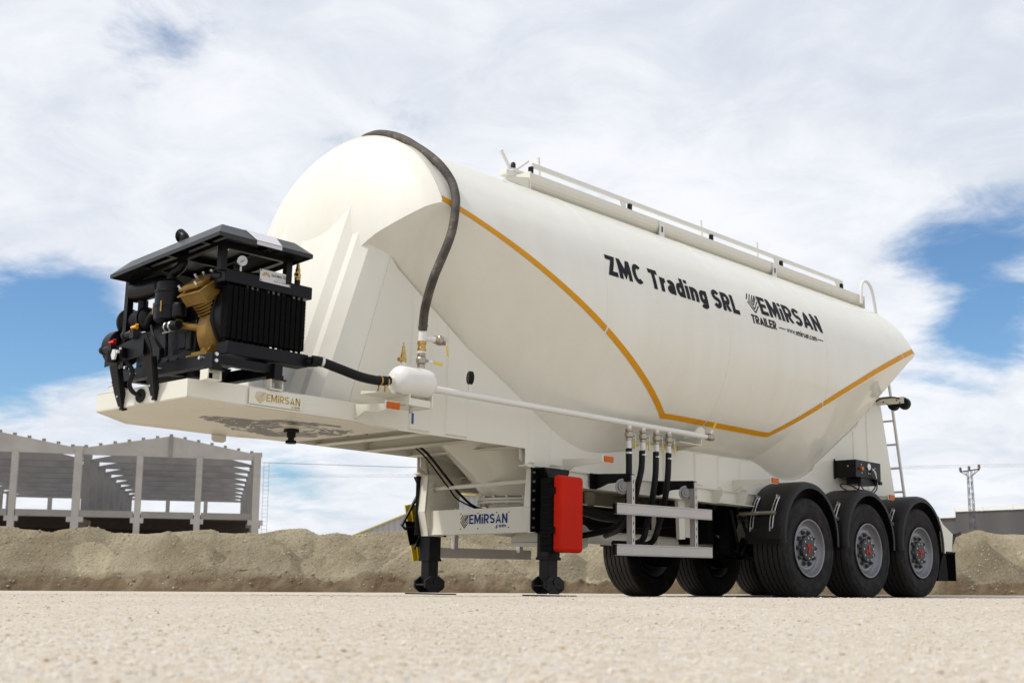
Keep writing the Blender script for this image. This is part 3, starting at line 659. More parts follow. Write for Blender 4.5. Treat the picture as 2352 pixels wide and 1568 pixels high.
for sy in (-1, 1):                                   # bottom flange lip and top edge strip
    m.box((-6.98, sy*.800 if sy > 0 else -.812, 1.256), (-5.95, .812 if sy > 0 else -.800, 1.268))
m.build('gooseneck_sides', 'frame_paint', T, smooth=0, bevel=.003)
MB().prism([(x, y) for x, y in [(-7.33, -.60), (-6.98, -.78), (-5.7, -.70), (-5.7, .70), (-6.98, .78), (-7.33, .60)]], 'z', 1.335, 1.347).build('deck_plate', 'frame_paint', T, smooth=0)
m = MB(); ring = [(-7.366-.002, -.02+.055*math.cos(a), 1.352+.045*math.sin(a)) for a in np.linspace(0, 2*PI, 20, endpoint=False)]
m.tube(ring, .008, 6, close=True); m.add([(-7.372, p[1], p[2]) for p in ring], [tuple(range(20))]); m.build('cable_grommet', 'hole', T)
m = MB().lathe([(0, .0), (0, .062), (-.022, .062), (-.022, .036), (-.06, .036), (-.06, .026), (-.085, .026), (-.085, .042), (-.108, .045), (-.112, .036), (-.112, 0)], (-5.978, 0, 1.25), (0, 0, 1), 28)
m.build('kingpin', 'black_paint', T)
m = MB()
for x in (-5.13, -4.56, -4.02):                      # crossmembers seen from below
    m.box((x-.006, -.695, 1.252), (x+.006, .695, 1.42)); m.box((x-.05, -.695, 1.252), (x+.05, .695, 1.262))
m.box((-5.46, -.695, 1.255), (-5.448, .695, 1.40))
m.each('crossmember', 'frame_paint', T, smooth=0)
m = MB()
for sy in (-1, 1): m.box((-5.62, sy*.69-.006, 1.33), (-3.9, sy*.69+.006, 1.5))
m.each('inner_web', 'frame_paint', T, smooth=0)
m = MB()
for y0 in (.35, .1): m.tube([(-5.3, y0, 1.33), (-4.95, y0-.1, 1.30), (-4.7, y0-.15, 1.34)], .016, 8)
m.tube(smoothpath([(-4.35, .35, 1.33), (-4.15, .36, 1.26), (-3.8, .40, 1.02), (-3.62, .42, .90), (-3.4, .42, .80), (-3.0, .4, .78)], 5), .013, 8)
m.tube(smoothpath([(-4.33, .39, 1.33), (-4.1, .42, 1.22), (-3.78, .45, .98), (-3.6, .47, .86), (-3.2, .47, .76)], 5), .008, 8)
m.each('brake_line', 'rubber_hose', T)
for px in (-7.29, -6.76):                            # square mounting tubes on the deck edge
    for sy in (-1, 1):
        m = MB(); a = .055; t_ = .008; x0, z0 = px, 1.428
        ys = (-.845, -.745) if sy < 0 else (.38, .48)
        m.box((x0-a, ys[0], z0+.032), (x0+a, ys[1], z0+.04)); m.box((x0-a, ys[0], z0-.036), (x0+a, ys[1], z0-.028))
        m.box((x0-a, ys[0], z0-.028), (x0-a+t_, ys[1], z0+.032)); m.box((x0+a-t_, ys[0], z0-.028), (x0+a, ys[1], z0+.032))
        m.build('mounting_tube', 'frame_paint', T, smooth=0, bevel=.006)
m = MB().prism([(-6.20, 1.25), (-6.06, 1.25), (-6.06, 1.205), (-6.09, 1.19), (-6.17, 1.19), (-6.20, 1.205)], 'y', .79, .802); m.build('tie_down_lug', 'white_paint', T, smooth=0)
# laser cut name plates
def flat_text(mm, items, mapf, thick=.003):
    m = MB()
    for s, x0, x1, y0, y1, off in items:
        vv, ff = (logo2d(x0, x1, y0, y1) if s == '#' else gtext(s, x0, x1, y0, y1, .18) if off > .015 and s != 'GLOBALTECH' else text2d(s, x0, x1, y0, y1, off)); m.add([mapf(x, y) for x, y, z in vv], ff)
    return m
np_ = MB().box((-6.975, -.8165, 1.272), (-6.50, -.812, 1.388)).build('name_plate', 'frame_paint', T, smooth=0, bevel=.002)
flat_text(0, [('#', -6.925, -6.835, 1.285, 1.367, 0), ('EMiRSAN', -6.828, -6.525, 1.303, 1.358, .03), ('com', -6.60, -6.523, 1.277, 1.303, .02)], lambda x, y: (x, -.8178, y)).build('plate_lettering', 'gold_ink', np_, smooth=0)
# marker lamps on swept brackets
for mx_, base_y, z0, z1 in ((-5.985, .80, 1.27, 1.385), (-3.43, .705, 1.07, 1.20), (-.68, .705, 1.10, 1.225), (1.90, .705, 1.12, 1.23)):
    for sy in (-1, 1):
        zt = z1-.035 if mx_ < -5 else z1-.02
        m = MB().prism([(sy*base_y, z0), (sy*(base_y+.12), z0+.055), (sy*(base_y+.26), zt-.045), (sy*1.19, zt-.03), (sy*1.19, zt+.008), (sy*base_y, z1)], 'x', mx_-.008, mx_+.008)
        m.prism([(sy*base_y, z1), (sy*1.19, zt+.008), (sy*1.19, zt+.0), (sy*base_y, z1-.008)], 'x', mx_+.008, mx_+.06)
        br = m.build('marker_bracket', 'frame_paint', T, smooth=0)
        y0, y1 = (1.19, 1.205)
        lm = MB().box((mx_-.05, min(sy*y0, sy*y1), zt-.040), (mx_+.09, max(sy*y0, sy*y1), zt+.026)).build('lamp_frame', 'white_paint', br, smooth=0, bevel=.008)
        MB().box((mx_-.044, min(sy*y1, sy*1.222), zt-.034), (mx_+.083, max(sy*y1, sy*1.222), zt+.020)).build('amber_lens', 'amber', br, smooth=0, bevel=.007)

# ---- frame rails and landing leg bay
for sy in (-1, 1):
    m = MB(); lo, hi = sorted((sy*.60, sy*.735))
    m.box((-3.42, lo, .957), (3.9, hi, .967)); m.box((-3.42, lo, 1.094), (3.9, hi, 1.104)); 
    lo2, hi2 = sorted((sy*.700, sy*.712)); m.box((-3.42, lo2, .967), (3.9, hi2, 1.094))
    lo3, hi3 = sorted((sy*.712, sy*.85))
    for x in (-1.08, -.62): m.prism([(sy*.712, 1.094), (sy*.712, .96), (sy*.80, .96), (sy*.85, 1.06), (sy*.85, 1.094)], 'x', x-.006, x+.006)
    m.box((-1.09, lo3, .95), (-.3, hi3, .958))
    m.build('frame_rail', 'frame_paint', T, smooth=0)
    # leg bay plate with front flange
    m = MB(); lo, hi = sorted((sy*.640, sy*.652))
    m.prism([(-3.96, 1.255), (-3.90, 1.255), (-3.86, 1.10), (-3.40, 1.10), (-3.43, .90), (-3.64, .515), (-3.83, .515), (-3.87, .74), (-3.84, 1.09), (-3.96, 1.16)], 'y', lo, hi)
    lo, hi = sorted((sy*.64, sy*.735))
    for a, b in (((-3.965, 1.252), (-3.965, 1.10)), ((-3.965, 1.10), (-3.855, 1.085)), ((-3.855, 1.085), (-3.885, .74)), ((-3.885, .74), (-3.83, .517))):
        m.bar((a[0], (lo+hi)/2, a[1]), (b[0], (lo+hi)/2, b[1]), hi-lo, .012)
    for x, z in ((-3.80, .97), (-3.80, .90), (-3.80, .82), (-3.79, .75), (-3.79, .67), (-3.62, .93), (-3.62, .85), (-3.62, .77), (-3.63, .69)):
        m.hexbolt((x, sy*.640, z), (0, -sy, 0), .013, .014)
    m.build('leg_plate', 'frame_paint', T, smooth=0)
m = MB(); m.box((-3.812, -.64, .525), (-3.80, .64, .755)); m.box((-3.80, -.64, .525), (-3.70, .64, .535)); m.box((-3.80, -.64, .745), (-3.72, .64, .755))
cb_ = m.build('front_crossbeam', 'frame_paint', T, smooth=0, bevel=.003)
fx = lambda x, y: (-3.8145, -x, y)
flat_text(0, [('EMiRSAN', -.115, .372, .615, .702, .03), ('.com', .215, .355, .577, .610, .02)], fx).build('beam_lettering', 'blue_ink', cb_, smooth=0)
flat_text(0, [('#', -.228, -.125, .578, .700, 0)], fx).build('beam_logo', 'dark_ink', cb_, smooth=0)
m = MB()
for y, z in ((.225, .71), (.225, .572), (.0, .712), (.0, .572), (-.235, .712), (-.235, .572), (-.39, .71), (-.385, .575)): m.hexbolt((-3.812, y, z), (-1, 0, 0), .006, .004)
m.build('rivets', 'grey_iron', cb_)
MB().tube([(-3.75, .70, .968), (-3.75, -.70, .985)], .020, 10).build('gear_shaft', 'frame_paint', T)
MB().prism([(-3.765+.016*math.cos(a), .975+.05*math.sin(a)) for a in np.linspace(0, 2*PI, 16, endpoint=False)], 'y', .636, .639).build('shaft_slot', 'zinc', T, smooth=0)  # pale oval painted for the bright sky seen through the slot
def landing_leg(sy):
    y = sy*.76; m = MB()
    m.box((-3.765, y-.07, .285), (-3.615, y+.07, 1.09)); m.box((-3.775, y-.076, .285), (-3.605, y+.076, .31))
    ys = sorted((sy*.737, sy*.748)); m.box((-3.915, ys[0], .52), (-3.50, ys[1], 1.08)); m.box((-3.915, ys[0]-.005, 1.06), (-3.50, ys[1]+.005, 1.085))
    m.prism([(-3.86, 1.085), (-3.52, 1.085), (-3.52, 1.05), (-3.60, .96), (-3.78, .96)], 'y', y-.09, y+.09)
    leg = m.build('landing_leg', 'black_paint', T, smooth=0, bevel=.006)
    MB().box((-3.752, y-.055, .05), (-3.628, y+.055, .30)).build('inner_tube', 'black_paint', leg, smooth=0, bevel=.005)
    m = MB()
    for dy in (-.070, .070):
        oc = [(-3.69+.136*math.cos(a), .068+.083*math.sin(a)) for a in [PI/8+k*PI/4 for k in range(8)]]
        a, b = sorted((y+dy-.011, y+dy+.011)); m.prism(oc, 'y', a, b)
        m.cyl((-3.69, y+dy-.02, .095), (-3.69, y+dy+.02, .095), .026)
        for k in range(5):
            a = .3+k*1.25; m.bar((-3.69+.05*math.cos(a), y+dy-sy*0-.013*(1 if dy < 0 else -1), .07+.035*math.sin(a)), (-3.69+.115*math.cos(a), y+dy-.013*(1 if dy < 0 else -1), .07+.065*math.sin(a)), .006, .008, (0, 1, 0))
    m.tube([(-3.80, y-.09, .06), (-3.80, y+.09, .06)], .012, 8); m.tube([(-3.60, y-.09, .03), (-3.60, y+.09, .03)], .012, 8)
    m.prism([(-3.88, -.028), (-3.45, -.028), (-3.45, -.016), (-3.88, -.016)], 'y', y-.13, y+.13)
    m.build('foot', 'grey_iron', leg, smooth=25)
    m = MB(); 
    for z in np.linspace(.56, 1.04, 7): m.hexbolt((-3.885, sy*.748, z), (0, sy, 0), .012, .014)
    m.build('bolts', 'zinc', leg)
for sy in (-1, 1): landing_leg(sy)
m = MB().tube([(-3.775, .86, .925), (-3.975, .86, .615), (-3.935, .86, .583), (-3.69, .86, .623), (-3.81, .86, .397)], .016, 10); m.tube([(-3.775, .72, .95), (-3.775, .86, .945)], .024, 10); m.tube([(-3.775, .86, .99), (-3.775, .86, .90)], .022, 10)
m.build('crank_handle', 'black_paint', T)
m = MB()                                             # leg stays behind the guard
for sy in (-1, 1):
    m.prism([(-1.56, 1.09), (-1.44, 1.09), (-1.435, .57), (-1.53, .565)], 'y', sy*.60-.02, sy*.60+.02)
m.prism([(-1.30, 1.0), (-1.15, 1.0), (-1.15, .60), (-1.26, .60)], 'y', -.5, -.46)
m.each('hopper_stay', 'frame_paint', T, smooth=0)

# ---- axles and wheels
m = MB()
for k in range(3):
    x = 1.31*k; z = .53+x*TILT
    ax = MB().tube([(x, -.86, z), (x, .86, z)], .075, 16)
    for sy in (-1, 1): ax.cyl((x, sy*.86, z), (x, sy*.70, z), .19, 24); ax.box((x-.09, sy*.46-.05, z-.09), (x+.09, sy*.46+.05, z+.12)); ax.cyl((x-.2, sy*.5, z+.05), (x-.2, sy*.72, z+.03), .06)
    ax.build('axle', 'black_matte', T, label=None)
for k in range(3):
    x = 1.31*k; z = .53+x*TILT
    for sy in (-1, 1):
        y = sy*.52
        MB().prism([(x-.62, .96), (x-.42, .96), (x-.45, .52), (x-.52, .46), (x-.58, .52)], 'y', y-.06, y+.06).build('hanger_bracket', 'black_matte', T, smooth=0)
        MB().bar((x-.52, y, z+.0), (x+.40, y, z-.06), .07, .06).build('trailing_arm', 'black_matte', T, smooth=0)
        MB().lathe([(0, 0), (0, .09), (.1, .13), (.2, .12), (.3, .13), (.40, .09), (.42, 0)], (x+.36, y, z-.03), (0, 0, 1), 18).build('air_spring', 'black_matte', T)
        MB().tube([(x-.15, y+sy*.05, .93), (x+.12, y+sy*.08, z-.02)], .03, 8).build('shock_absorber', 'black_matte', T)
MB().box((-.85, -.5, .55), (-.75, .5, .95)).build('cross_beam', 'black_matte', T, smooth=0)
MB().box((-1.15, -.35, .72), (-.86, .35, .93)).build('valve_block', 'black_matte', T, smooth=0)
MB().box((-.2, -.6, .93), (3.0, .6, .955)).build('under_plate', 'black_matte', T, smooth=0)
m = MB()
for p in (((-.6, -.62, .92), (-.55, -.66, .62), (-.45, -.6, .5)), ((-.5, -.64, .92), (-.42, -.7, .65), (-.36, -.6, .45)), ((-2.5, .4, .9), (-2.0, .45, .72), (-1.2, .4, .8)), ((-.7, .2, .85), (-.4, .3, .6), (0, .35, .62))):
    m.tube(smoothpath(p, 6), .016, 8)
m.each('air_line', 'rubber_hose', T)
def make_wheel():
    w_ = bpy.data.objects.new('wheel', None); col.objects.link(w_); w_.parent = T; w_.empty_display_size = .1
    hw = .192; g = []
    prof = [(-.165, .302), (-.178, .315), (-.188, .36), (-.193, .42), (-.191, .47), (-.187, .500), (-.182, .516), (-.172, .527), (-.165, .5305)]
    for gx in (-.120, -.060, 0, .060, .120):
        prof += [(gx-.0075, .5335), (gx-.0055, .517), (gx+.0055, .517), (gx+.0075, .5335)]
    prof += [(.165, .5305), (.172, .527), (.182, .516), (.187, .500), (.191, .47), (.193, .42), (.188, .36), (.178, .315), (.165, .302)]
    m = MB().lathe(prof, (0, 0, 0), (0, 1, 0), 72)
    # zigzag the grooves a little
    nv = []; seg = 72
    for i, (x, y, z) in enumerate(m.v):
        k = i % seg; r = math.hypot(x, z)
        nv.append((x, y+(.004 if k % 2 else -.004)*(r > .515 and abs(y) < .13), z))
    m.v = nv; m.build('tyre', 'tyre_rubber', w_, smooth=40)
    # outer face is -y
    m = MB().lathe([(-.182, .302), (-.193, .308), (-.200, .303), (-.197, .293), (-.180, .286), (-.165, .283), (-.140, .268), (-.132, .262), (-.135, .252), (-.146, .236), (-.150, .222), (-.148, .205), (-.140, .196), (-.140, .12)], (0, 0, 0), (0, 1, 0), 56)
    m.lathe([(-.132, .262), (-.02, .258), (.02, .262)], (0, 0, 0), (0, 1, 0), 56)
    m.lathe([(.02, .262), (.10, .262), (.16, .284), (.18, .300)], (0, 0, 0), (0, 1, 0), 48)
    m.build('rim', 'rim_paint', w_, smooth=40)
    m = MB().lathe([(.12, .0), (.12, .20), (-.05, .20), (-.05, .138), (-.170, .138), (-.182, .130), (-.186, .115), (-.186, 0)], (0, 0, 0), (0, 1, 0), 40)
    m.build('hub', 'hub_black', w_, smooth=40)
    m = MB()
    for k in range(10):
        a = 2*PI*(k+.5)/10; c = (.175*math.cos(a), .170*math.sin(a))
        m.tube([(c[0], -.138, c[1]), (c[0], -.150, c[1])], .025, 10); m.tube([(c[0], -.150, c[1]), (c[0], -.170, c[1])], .020, 6); m.tube([(c[0], -.170, c[1]), (c[0], -.180, c[1])], .010, 8)
    m.each('wheel_nut', 'steel_dark', w_, smooth=30)
    m = MB()
    for k in range(9):
        a = 2*PI*k/9; m.hexbolt((.108*math.cos(a), -.185, .108*math.sin(a)), (0, -1, 0), .009, .010)
    m.build('cap_bolts', 'zinc', w_)
    m = MB()
    for k in range(3):
        a = .5+k*2*PI/3; m.bar((0, -.190, 0), (.044*math.cos(a), -.190, .044*math.sin(a)), .020, .006, (0, 1, 0)); m.cyl((.044*math.cos(a), -.186, .044*math.sin(a)), (.044*math.cos(a), -.195, .044*math.sin(a)), .015, 10)
    m.build('hub_emblem', 'red_cap', w_)
    # lip of the tyre bead lettering ring
    m = MB().tube([(.455*math.cos(a), -.1915, .455*math.sin(a)) for a in np.linspace(0, 2*PI, 60, endpoint=False)], .0035, 5, close=True); m.build('bead_ring', 'tyre_rubber', w_)
    return w_
w0 = make_wheel()
for k in range(3):
    x = 1.31*k; z = .53+x*TILT
    for sy in (-1, 1):
        o = w0 if (k == 0 and sy == -1) else copy_tree(w0, T)
        o.location = (x, sy*1.02, z); o.rotation_euler = (0, [.3, 1.2, 2.2][k]+(sy > 0), 0 if sy < 0 else PI)
# fenders
for k in range(3):
    for sy in (-1, 1):
        cx_ = .03+1.315*k; cz = .64+.012*k; m = MB(); rows = []
        a0 = -8; a1 = 188 if k else 178
        for a in np.linspace(R(a0), R(188), 44):
            r = .60; c, s_ = math.cos(a), math.sin(a); rz = .60
            pr = []
            for yy, rr in ((.80, r-.004), (.81, r), (1.17, r), (1.215, r-.012), (1.235, r-.035), (1.238, r-.075), (1.228, r-.075), (1.224, r-.045), (1.20, r-.02), (1.17, r-.010), (.81, r-.010), (.80, r-.004)):
                pr.append((cx_+rr*c, sy*yy, cz+rr*s_))
            rows.append(pr)
        m.grid(rows)
        if k == 0: m.prism([(cx_-.612, .72), (cx_-.602, .72), (cx_-.645, .60), (cx_-.655, .60)], 'y', min(sy*.80, sy*1.235), max(sy*.80, sy*1.235))
        f_ = m.build('fender', 'fender_plastic', T, smooth=35)
        m = MB()
        for ya in ((.86, 1.10) if k == 0 else (1.08,)):
            for aa in (R(152), R(178)):
                pass
            pts = [(cx_+(.60+.014)*math.cos(a), sy*ya, cz+(.60+.014)*math.sin(a)) for a in np.linspace(R(138), R(174), 8)]
            for dy in (-.017, .017): m.tube([(p[0], p[1]+dy, p[2]) for p in pts], .0065, 6)
            for p in (pts[0], pts[-1]): m.bar((p[0]-.004, p[1], p[2]-.022), (p[0]-.002, p[1], p[2]+.022), .05, .012, (0, 1, 0))
        m.each('clamp', 'zinc', f_)
        zb = cz+.60*math.sin(R(157)); xb = cx_+.60*math.cos(R(157))-.03
        MB().tube([(xb, sy*.70, zb), (xb, sy*1.14, zb)], .021, 12).build('support_tube', 'steel_pipe', f_)

# ---- side guards
for sy in (-1, 1):
    for z0, z1, sx in ((.700, .800, 0), (.338, .438, .01)):
        ys = sorted((sy*1.165, sy*1.20)); m = MB()
        zr = .027
        m.add([(-3.275, ys[0], z0), (-1.80, ys[0], z0+zr), (-1.80, ys[1], z0+zr), (-3.275, ys[1], z0), (-3.275, ys[0], z1), (-1.80, ys[0], z1+zr), (-1.80, ys[1], z1+zr), (-3.275, ys[1], z1)],
              [(0, 3, 2, 1), (4, 5, 6, 7), (0, 1, 5, 4), (1, 2, 6, 5), (2, 3, 7, 6), (3, 0, 4, 7)])
        yo = sy*1.201
        for zz_ in (z0+.006, z1-.014): m.add([(-3.274, yo, zz_), (-1.801, yo, zz_+zr), (-1.801, yo+sy*.003, zz_+zr+.004), (-3.274, yo+sy*.003, zz_+.004), (-1.801, yo, zz_+zr+.008), (-3.274, yo, zz_+.008)], [(0, 1, 2, 3), (3, 2, 4, 5)])
        gr = m.build('guard_rail', 'alu', T, smooth=0)
        if sy < 0: MB().box((-3.295, ys[0]+.002, z0+.004), (-3.274, ys[1]-.002, z1-.004)).build('end_cap', 'black_paint', gr, smooth=0)
    for px, zt in ((-3.0, 1.065), (-2.02, 1.075)):
        m = MB(); ys = sorted((sy*1.11, sy*1.164)); m.box((px-.022, ys[0], .43), (px-.018, ys[1], zt)); m.box((px-.022, ys[0] if sy > 0 else ys[0], .43), (px+.03, ys[0]+.004 if sy < 0 else ys[1], zt))
        po = m.build('guard_post', 'alu', T, smooth=0)
        m = MB(); yo = (sy*1.1645)
        for z in np.arange(.47, zt-.05, .075): m.box((px+.003, min(yo, yo+sy*.001), z), (px+.011, max(yo, yo+sy*.001), z+.028))
        if sy < 0: m.each('post_slot', 'hole', po, smooth=0)
        bx = px-.12
        m = MB().prism([(sy*.738, zt+.035), (sy*.80, zt+.03), (sy*1.16, zt+.015), (sy*1.16, zt-.055), (sy*.90, zt-.065), (sy*.80, zt-.10), (sy*.738, zt-.11)], 'x', px-.035, px-.027)
        ys = sorted((sy*.736, sy*.742)); m.box((px-.10, ys[0], zt-.11), (px+.0, ys[1], zt+.035)); ys2 = sorted((sy*.80, sy*1.16)); m.box((px-.03, ys2[0], zt+.006), (px+.03, ys2[1], zt+.012))
        m.build('guard_arm', 'black_paint', T, smooth=0)
        yc = sy*1.09; c = (px-.045, zt-.13)
        m = MB().lathe([(0, .0), (0, .068), (.008, .072), (.012, .064), (.012, .05), (.024, .046), (.024, .025), (.03, .022), (.03, 0)], (px-.035, yc+sy*-.02, zt-.10), (-.55, sy*.83, 0), 28)
        m.build('spring_reel', 'steel_reel', T)
    m = MB()
# pneumatic discharge pipe under the hoppers
m = MB().tube([(-3.6, -.05, .58), (-2.45, -.05, .565), (-.2, -.05, .56)], .068, 18)
for x in (-2.42, -1.28): m.cyl((x-.012, -.05, .56), (x+.012, -.05, .56), .125, 28)
m.tube([(-2.42, -.05, .60), (-2.42, -.05, .95)], .025, 8); m.tube([(-1.2, -.05, .60), (-1.2, -.05, .95)], .025, 8)
m.box((-3.42, -.42, .46), (-3.25, -.05, .60)); m.box((-3.45, -.48, .43), (-3.2, .0, .455))
m.build('discharge_pipe', 'frame_paint', T)
m = MB().tube([(-3.0, -.15, .555), (-2.55, -.08, .56)], .085, 16); m.tube(smoothpath([(-3.0, -.3, .80), (-2.7, -.25, .81), (-2.1, -.1, .78), (-1.7, 0, .8)], 6), .055, 14); m.box((-3.45, -.1, .60), (-2.9, .5, .72)); m.build('discharge_hose', 'rubber_hose', T)
m = MB()
for k, yy in enumerate((.2, -.25)): m.cyl((-1.0, yy, .80), (-.1, yy, .80), .13, 20)
m.cyl((-1.9, .45, .78), (-1.0, .45, .78), .15, 20)
m.each('air_tank', 'black_matte', T)

# ---- air pipe along the near side
PYD = -1.0
MB().tube([(-5.40, PYD, 1.566), (-1.66, PYD, 1.574)], .029, 16).build('air_pipe', 'white_paint', T)
m = MB().tube([(-1.70, PYD, 1.574), (-1.575, PYD, 1.574)], .024, 14); m.build('pipe_end', 'white_paint', T)
def ball_valve(p, axis, handle_dir, handle_up, parent, L=.10, r=.03, sleeve='yellow_sleeve', body='nickel'):
    p = Vector(p); ax = Vector(axis).normalized()
    v = MB().lathe([(-L/2, 0), (-L/2, r*.95), (-L*.28, r*.95), (-L*.26, r*.8), (-L*.2, r*1.15), (L*.05, r*1.25), (L*.2, r*1.1), (L*.26, r*.85), (L*.3, r), (L/2, r), (L/2, 0)], p, ax, 14)
    v.tube([p, p+Vector(handle_up)*(r*1.8)], r*.35, 8); ob = v.build('ball_valve', body, parent)
    h0 = p+Vector(handle_up)*(r*1.75); hd = Vector(handle_dir).normalized()
    MB().bar(h0-hd*.012, h0+hd*.045, .02, .005, handle_up).build('lever', 'zinc', ob, smooth=0)
    MB().bar(h0+hd*.04, h0+hd*.13, .024, .010, handle_up).build('lever_grip', sleeve, ob, smooth=0, bevel=.004)
    return ob
hoses = [[(-2.849, -1.0, 1.31), (-2.849, -1.0, 1.10), (-2.82, -.97, .93), (-2.72, -.86, .76), (-2.62, -.62, .62), (-2.70, -.3, .55)],
         [(-2.648, -1.0, 1.312), (-2.66, -1.0, 1.16), (-2.68, -.97, 1.0), (-2.62, -.86, .80), (-2.45, -.6, .64), (-2.2, -.2, .58)],
         [(-2.432, -1.0, 1.318), (-2.44, -1.0, 1.13), (-2.42, -.95, .92), (-2.36, -.84, .67), (-2.35, -.74, .50), (-2.2, -.3, .50)],
         [(-2.23, -1.0, 1.326), (-2.243, -1.0, 1.13), (-2.22, -.95, .925), (-2.15, -.83, .70), (-2.15, -.72, .50), (-2.0, -.3, .5)]]
for k, (x, hp) in enumerate(zip((-2.849, -2.634, -2.42, -2.225), hoses)):
    dz = .004*k
    st = MB().tube([(x, PYD, 1.57), (x, PYD, 1.50)], .024, 12)
    st.tube([(x, PYD, 1.415), (x, PYD, 1.30)], .024, 12); st.build('branch_pipe', 'white_paint', T)
    ball_valve((x, PYD, 1.465+dz), (0, 0, 1), (.03, 0, -1), (.83, -.55, 0), T, L=.11, r=.033)
    hp = [(hp[0][0], hp[0][1], 1.335)]+hp
    h = MB().tube(smoothpath(hp, 7), .0295, 14).build('air_hose', 'rubber_hose', T)
    MB().lathe([(0, .031), (0, .034), (.018, .034), (.018, .031)], (x, PYD, 1.285), (0, 0, 1), 16).tube([(x-.04, PYD-.02, 1.294), (x-.02, PYD-.025, 1.294)], .006, 6).build('hose_clip', 'zinc', h)
ball_valve((-1.535, PYD, 1.575), (1, 0, 0), (.25, -.3, .85), (-.1, -.4, .6), T, L=.11, r=.033)
m = MB().prism([(-.706, 1.55), (-.98, 1.585), (-1.0, 1.55), (-1.0, 1.485), (-.706, 1.44)], 'x', -1.68, -1.672); m.prism([(-.706, 1.50), (-1.0, 1.485), (-1.0, 1.478), (-.706, 1.492)], 'x', -2.05, -1.672)
m.build('pipe_bracket', 'frame_paint', T, smooth=0)
MB().lathe([(0, .0), (0, .062), (.006, .062), (.006, 0)], (-1.70, -1.0, 1.60), (.3, 1, .3), 20).build('pipe_washer', 'frame_paint', T)
m = MB().cyl((-4.957, PYD, 1.585), (-4.955, PYD, 1.665), .012, 10); g_ = m.build('gauge_stem', 'white_paint', T)
MB().lathe([(-.02, 0), (-.02, .05), (-.014, .056), (.012, .056), (.02, .045), (.02, 0)], (-4.953, PYD, 1.712), (-1, .52, 0), 24).build('gauge_body', 'black_paint', g_)
# pressure pot
m = MB(); pr = [(0, 0)]+[(.09-.09*math.cos(a), .118*math.sin(a)) for a in np.linspace(.12, PI/2, 8)]
L0 = .43; pr2 = pr+[(L0-t, r) for t, r in pr[::-1]]
m.lathe(pr2, (-5.80, PYD, 1.583), (1, 0, .03), 32); m.tube([(-5.86, PYD, 1.575), (-5.75, PYD, 1.58)], .030, 14); m.cyl((-5.692, PYD, 1.67), (-5.692, PYD, 1.735), .02, 12); m.cyl((-5.503, PYD, 1.67), (-5.503, PYD, 1.725), .025, 12)
pot = m.build('pressure_pot', 'white_paint', T)
m = MB().lathe([(0, .024), (.012, .026), (.03, .026), (.034, .02), (.05, .022), (.075, .016), (.10, .013), (.125, .012), (.13, .004), (.15, .004), (.152, .009), (.156, .0)], (-5.692, PYD, 1.735), (0, 0, 1), 14)
m.tube([(-5.692, PYD, 1.752), (-5.74, PYD, 1.752)], .017, 12); m.build('relief_valve', 'brass', pot)
ball_valve((-5.503, PYD, 1.775), (0, 0, 1), (.9, -.2, -.12), (.75, -.65, 0), pot, L=.115, r=.034)
MB().cyl((-5.503, PYD, 1.825), (-5.503, PYD, 1.848), .034, 14).build('coupling_nut', 'white_paint', pot)
MB().cyl((-5.502, PYD, 1.925), (-5.497, PYD, 2.03), .030, 16).tube([(-5.50, PYD, 1.962), (-5.36, PYD-.01, 1.962)], .024, 14).build('tee_pipe', 'white_paint', pot)
MB().lathe([(0, .028), (.01, .036), (.03, .036), (.035, .03), (.06, .031), (.065, .036), (.085, .036), (.09, .028)], (-5.502, PYD, 1.843), (0, 0, 1), 12).build('check_valve', 'brass', pot)
ball_valve((-5.32, PYD-.01, 1.963), (1, 0, 0), (.1, -.1, -1), (.55, -.8, 0), pot, L=.11, r=.033)
m = MB()
m.box((-5.67, -1.06, 1.40), (-5.655, -.80, 1.50)); m.box((-5.43, -1.06, 1.40), (-5.415, -.80, 1.50)); m.box((-5.67, -1.02, 1.40), (-5.40, -.80, 1.408)); m.box((-5.655, -1.05, 1.40), (-5.43, -1.04, 1.455))
m.prism([(-1.04, 1.47), (-.80, 1.50), (-.80, 1.47)], 'x', -5.94, -5.66)
m.build('pot_bracket', 'frame_paint', pot, smooth=0)
MB().cyl((-5.59, PYD, 1.38), (-5.59, PYD, 1.46), .014, 10).build('drain_pipe', 'white_paint', pot)
dv = MB().cyl((-5.593, PYD, 1.345), (-5.592, PYD, 1.395), .016, 10).build('drain_valve', 'nickel', pot)
MB().box((-5.606, -1.03, 1.26), (-5.586, -1.02, 1.345)).build('drain_handle', 'blue_sleeve', pot, smooth=0, bevel=.003)
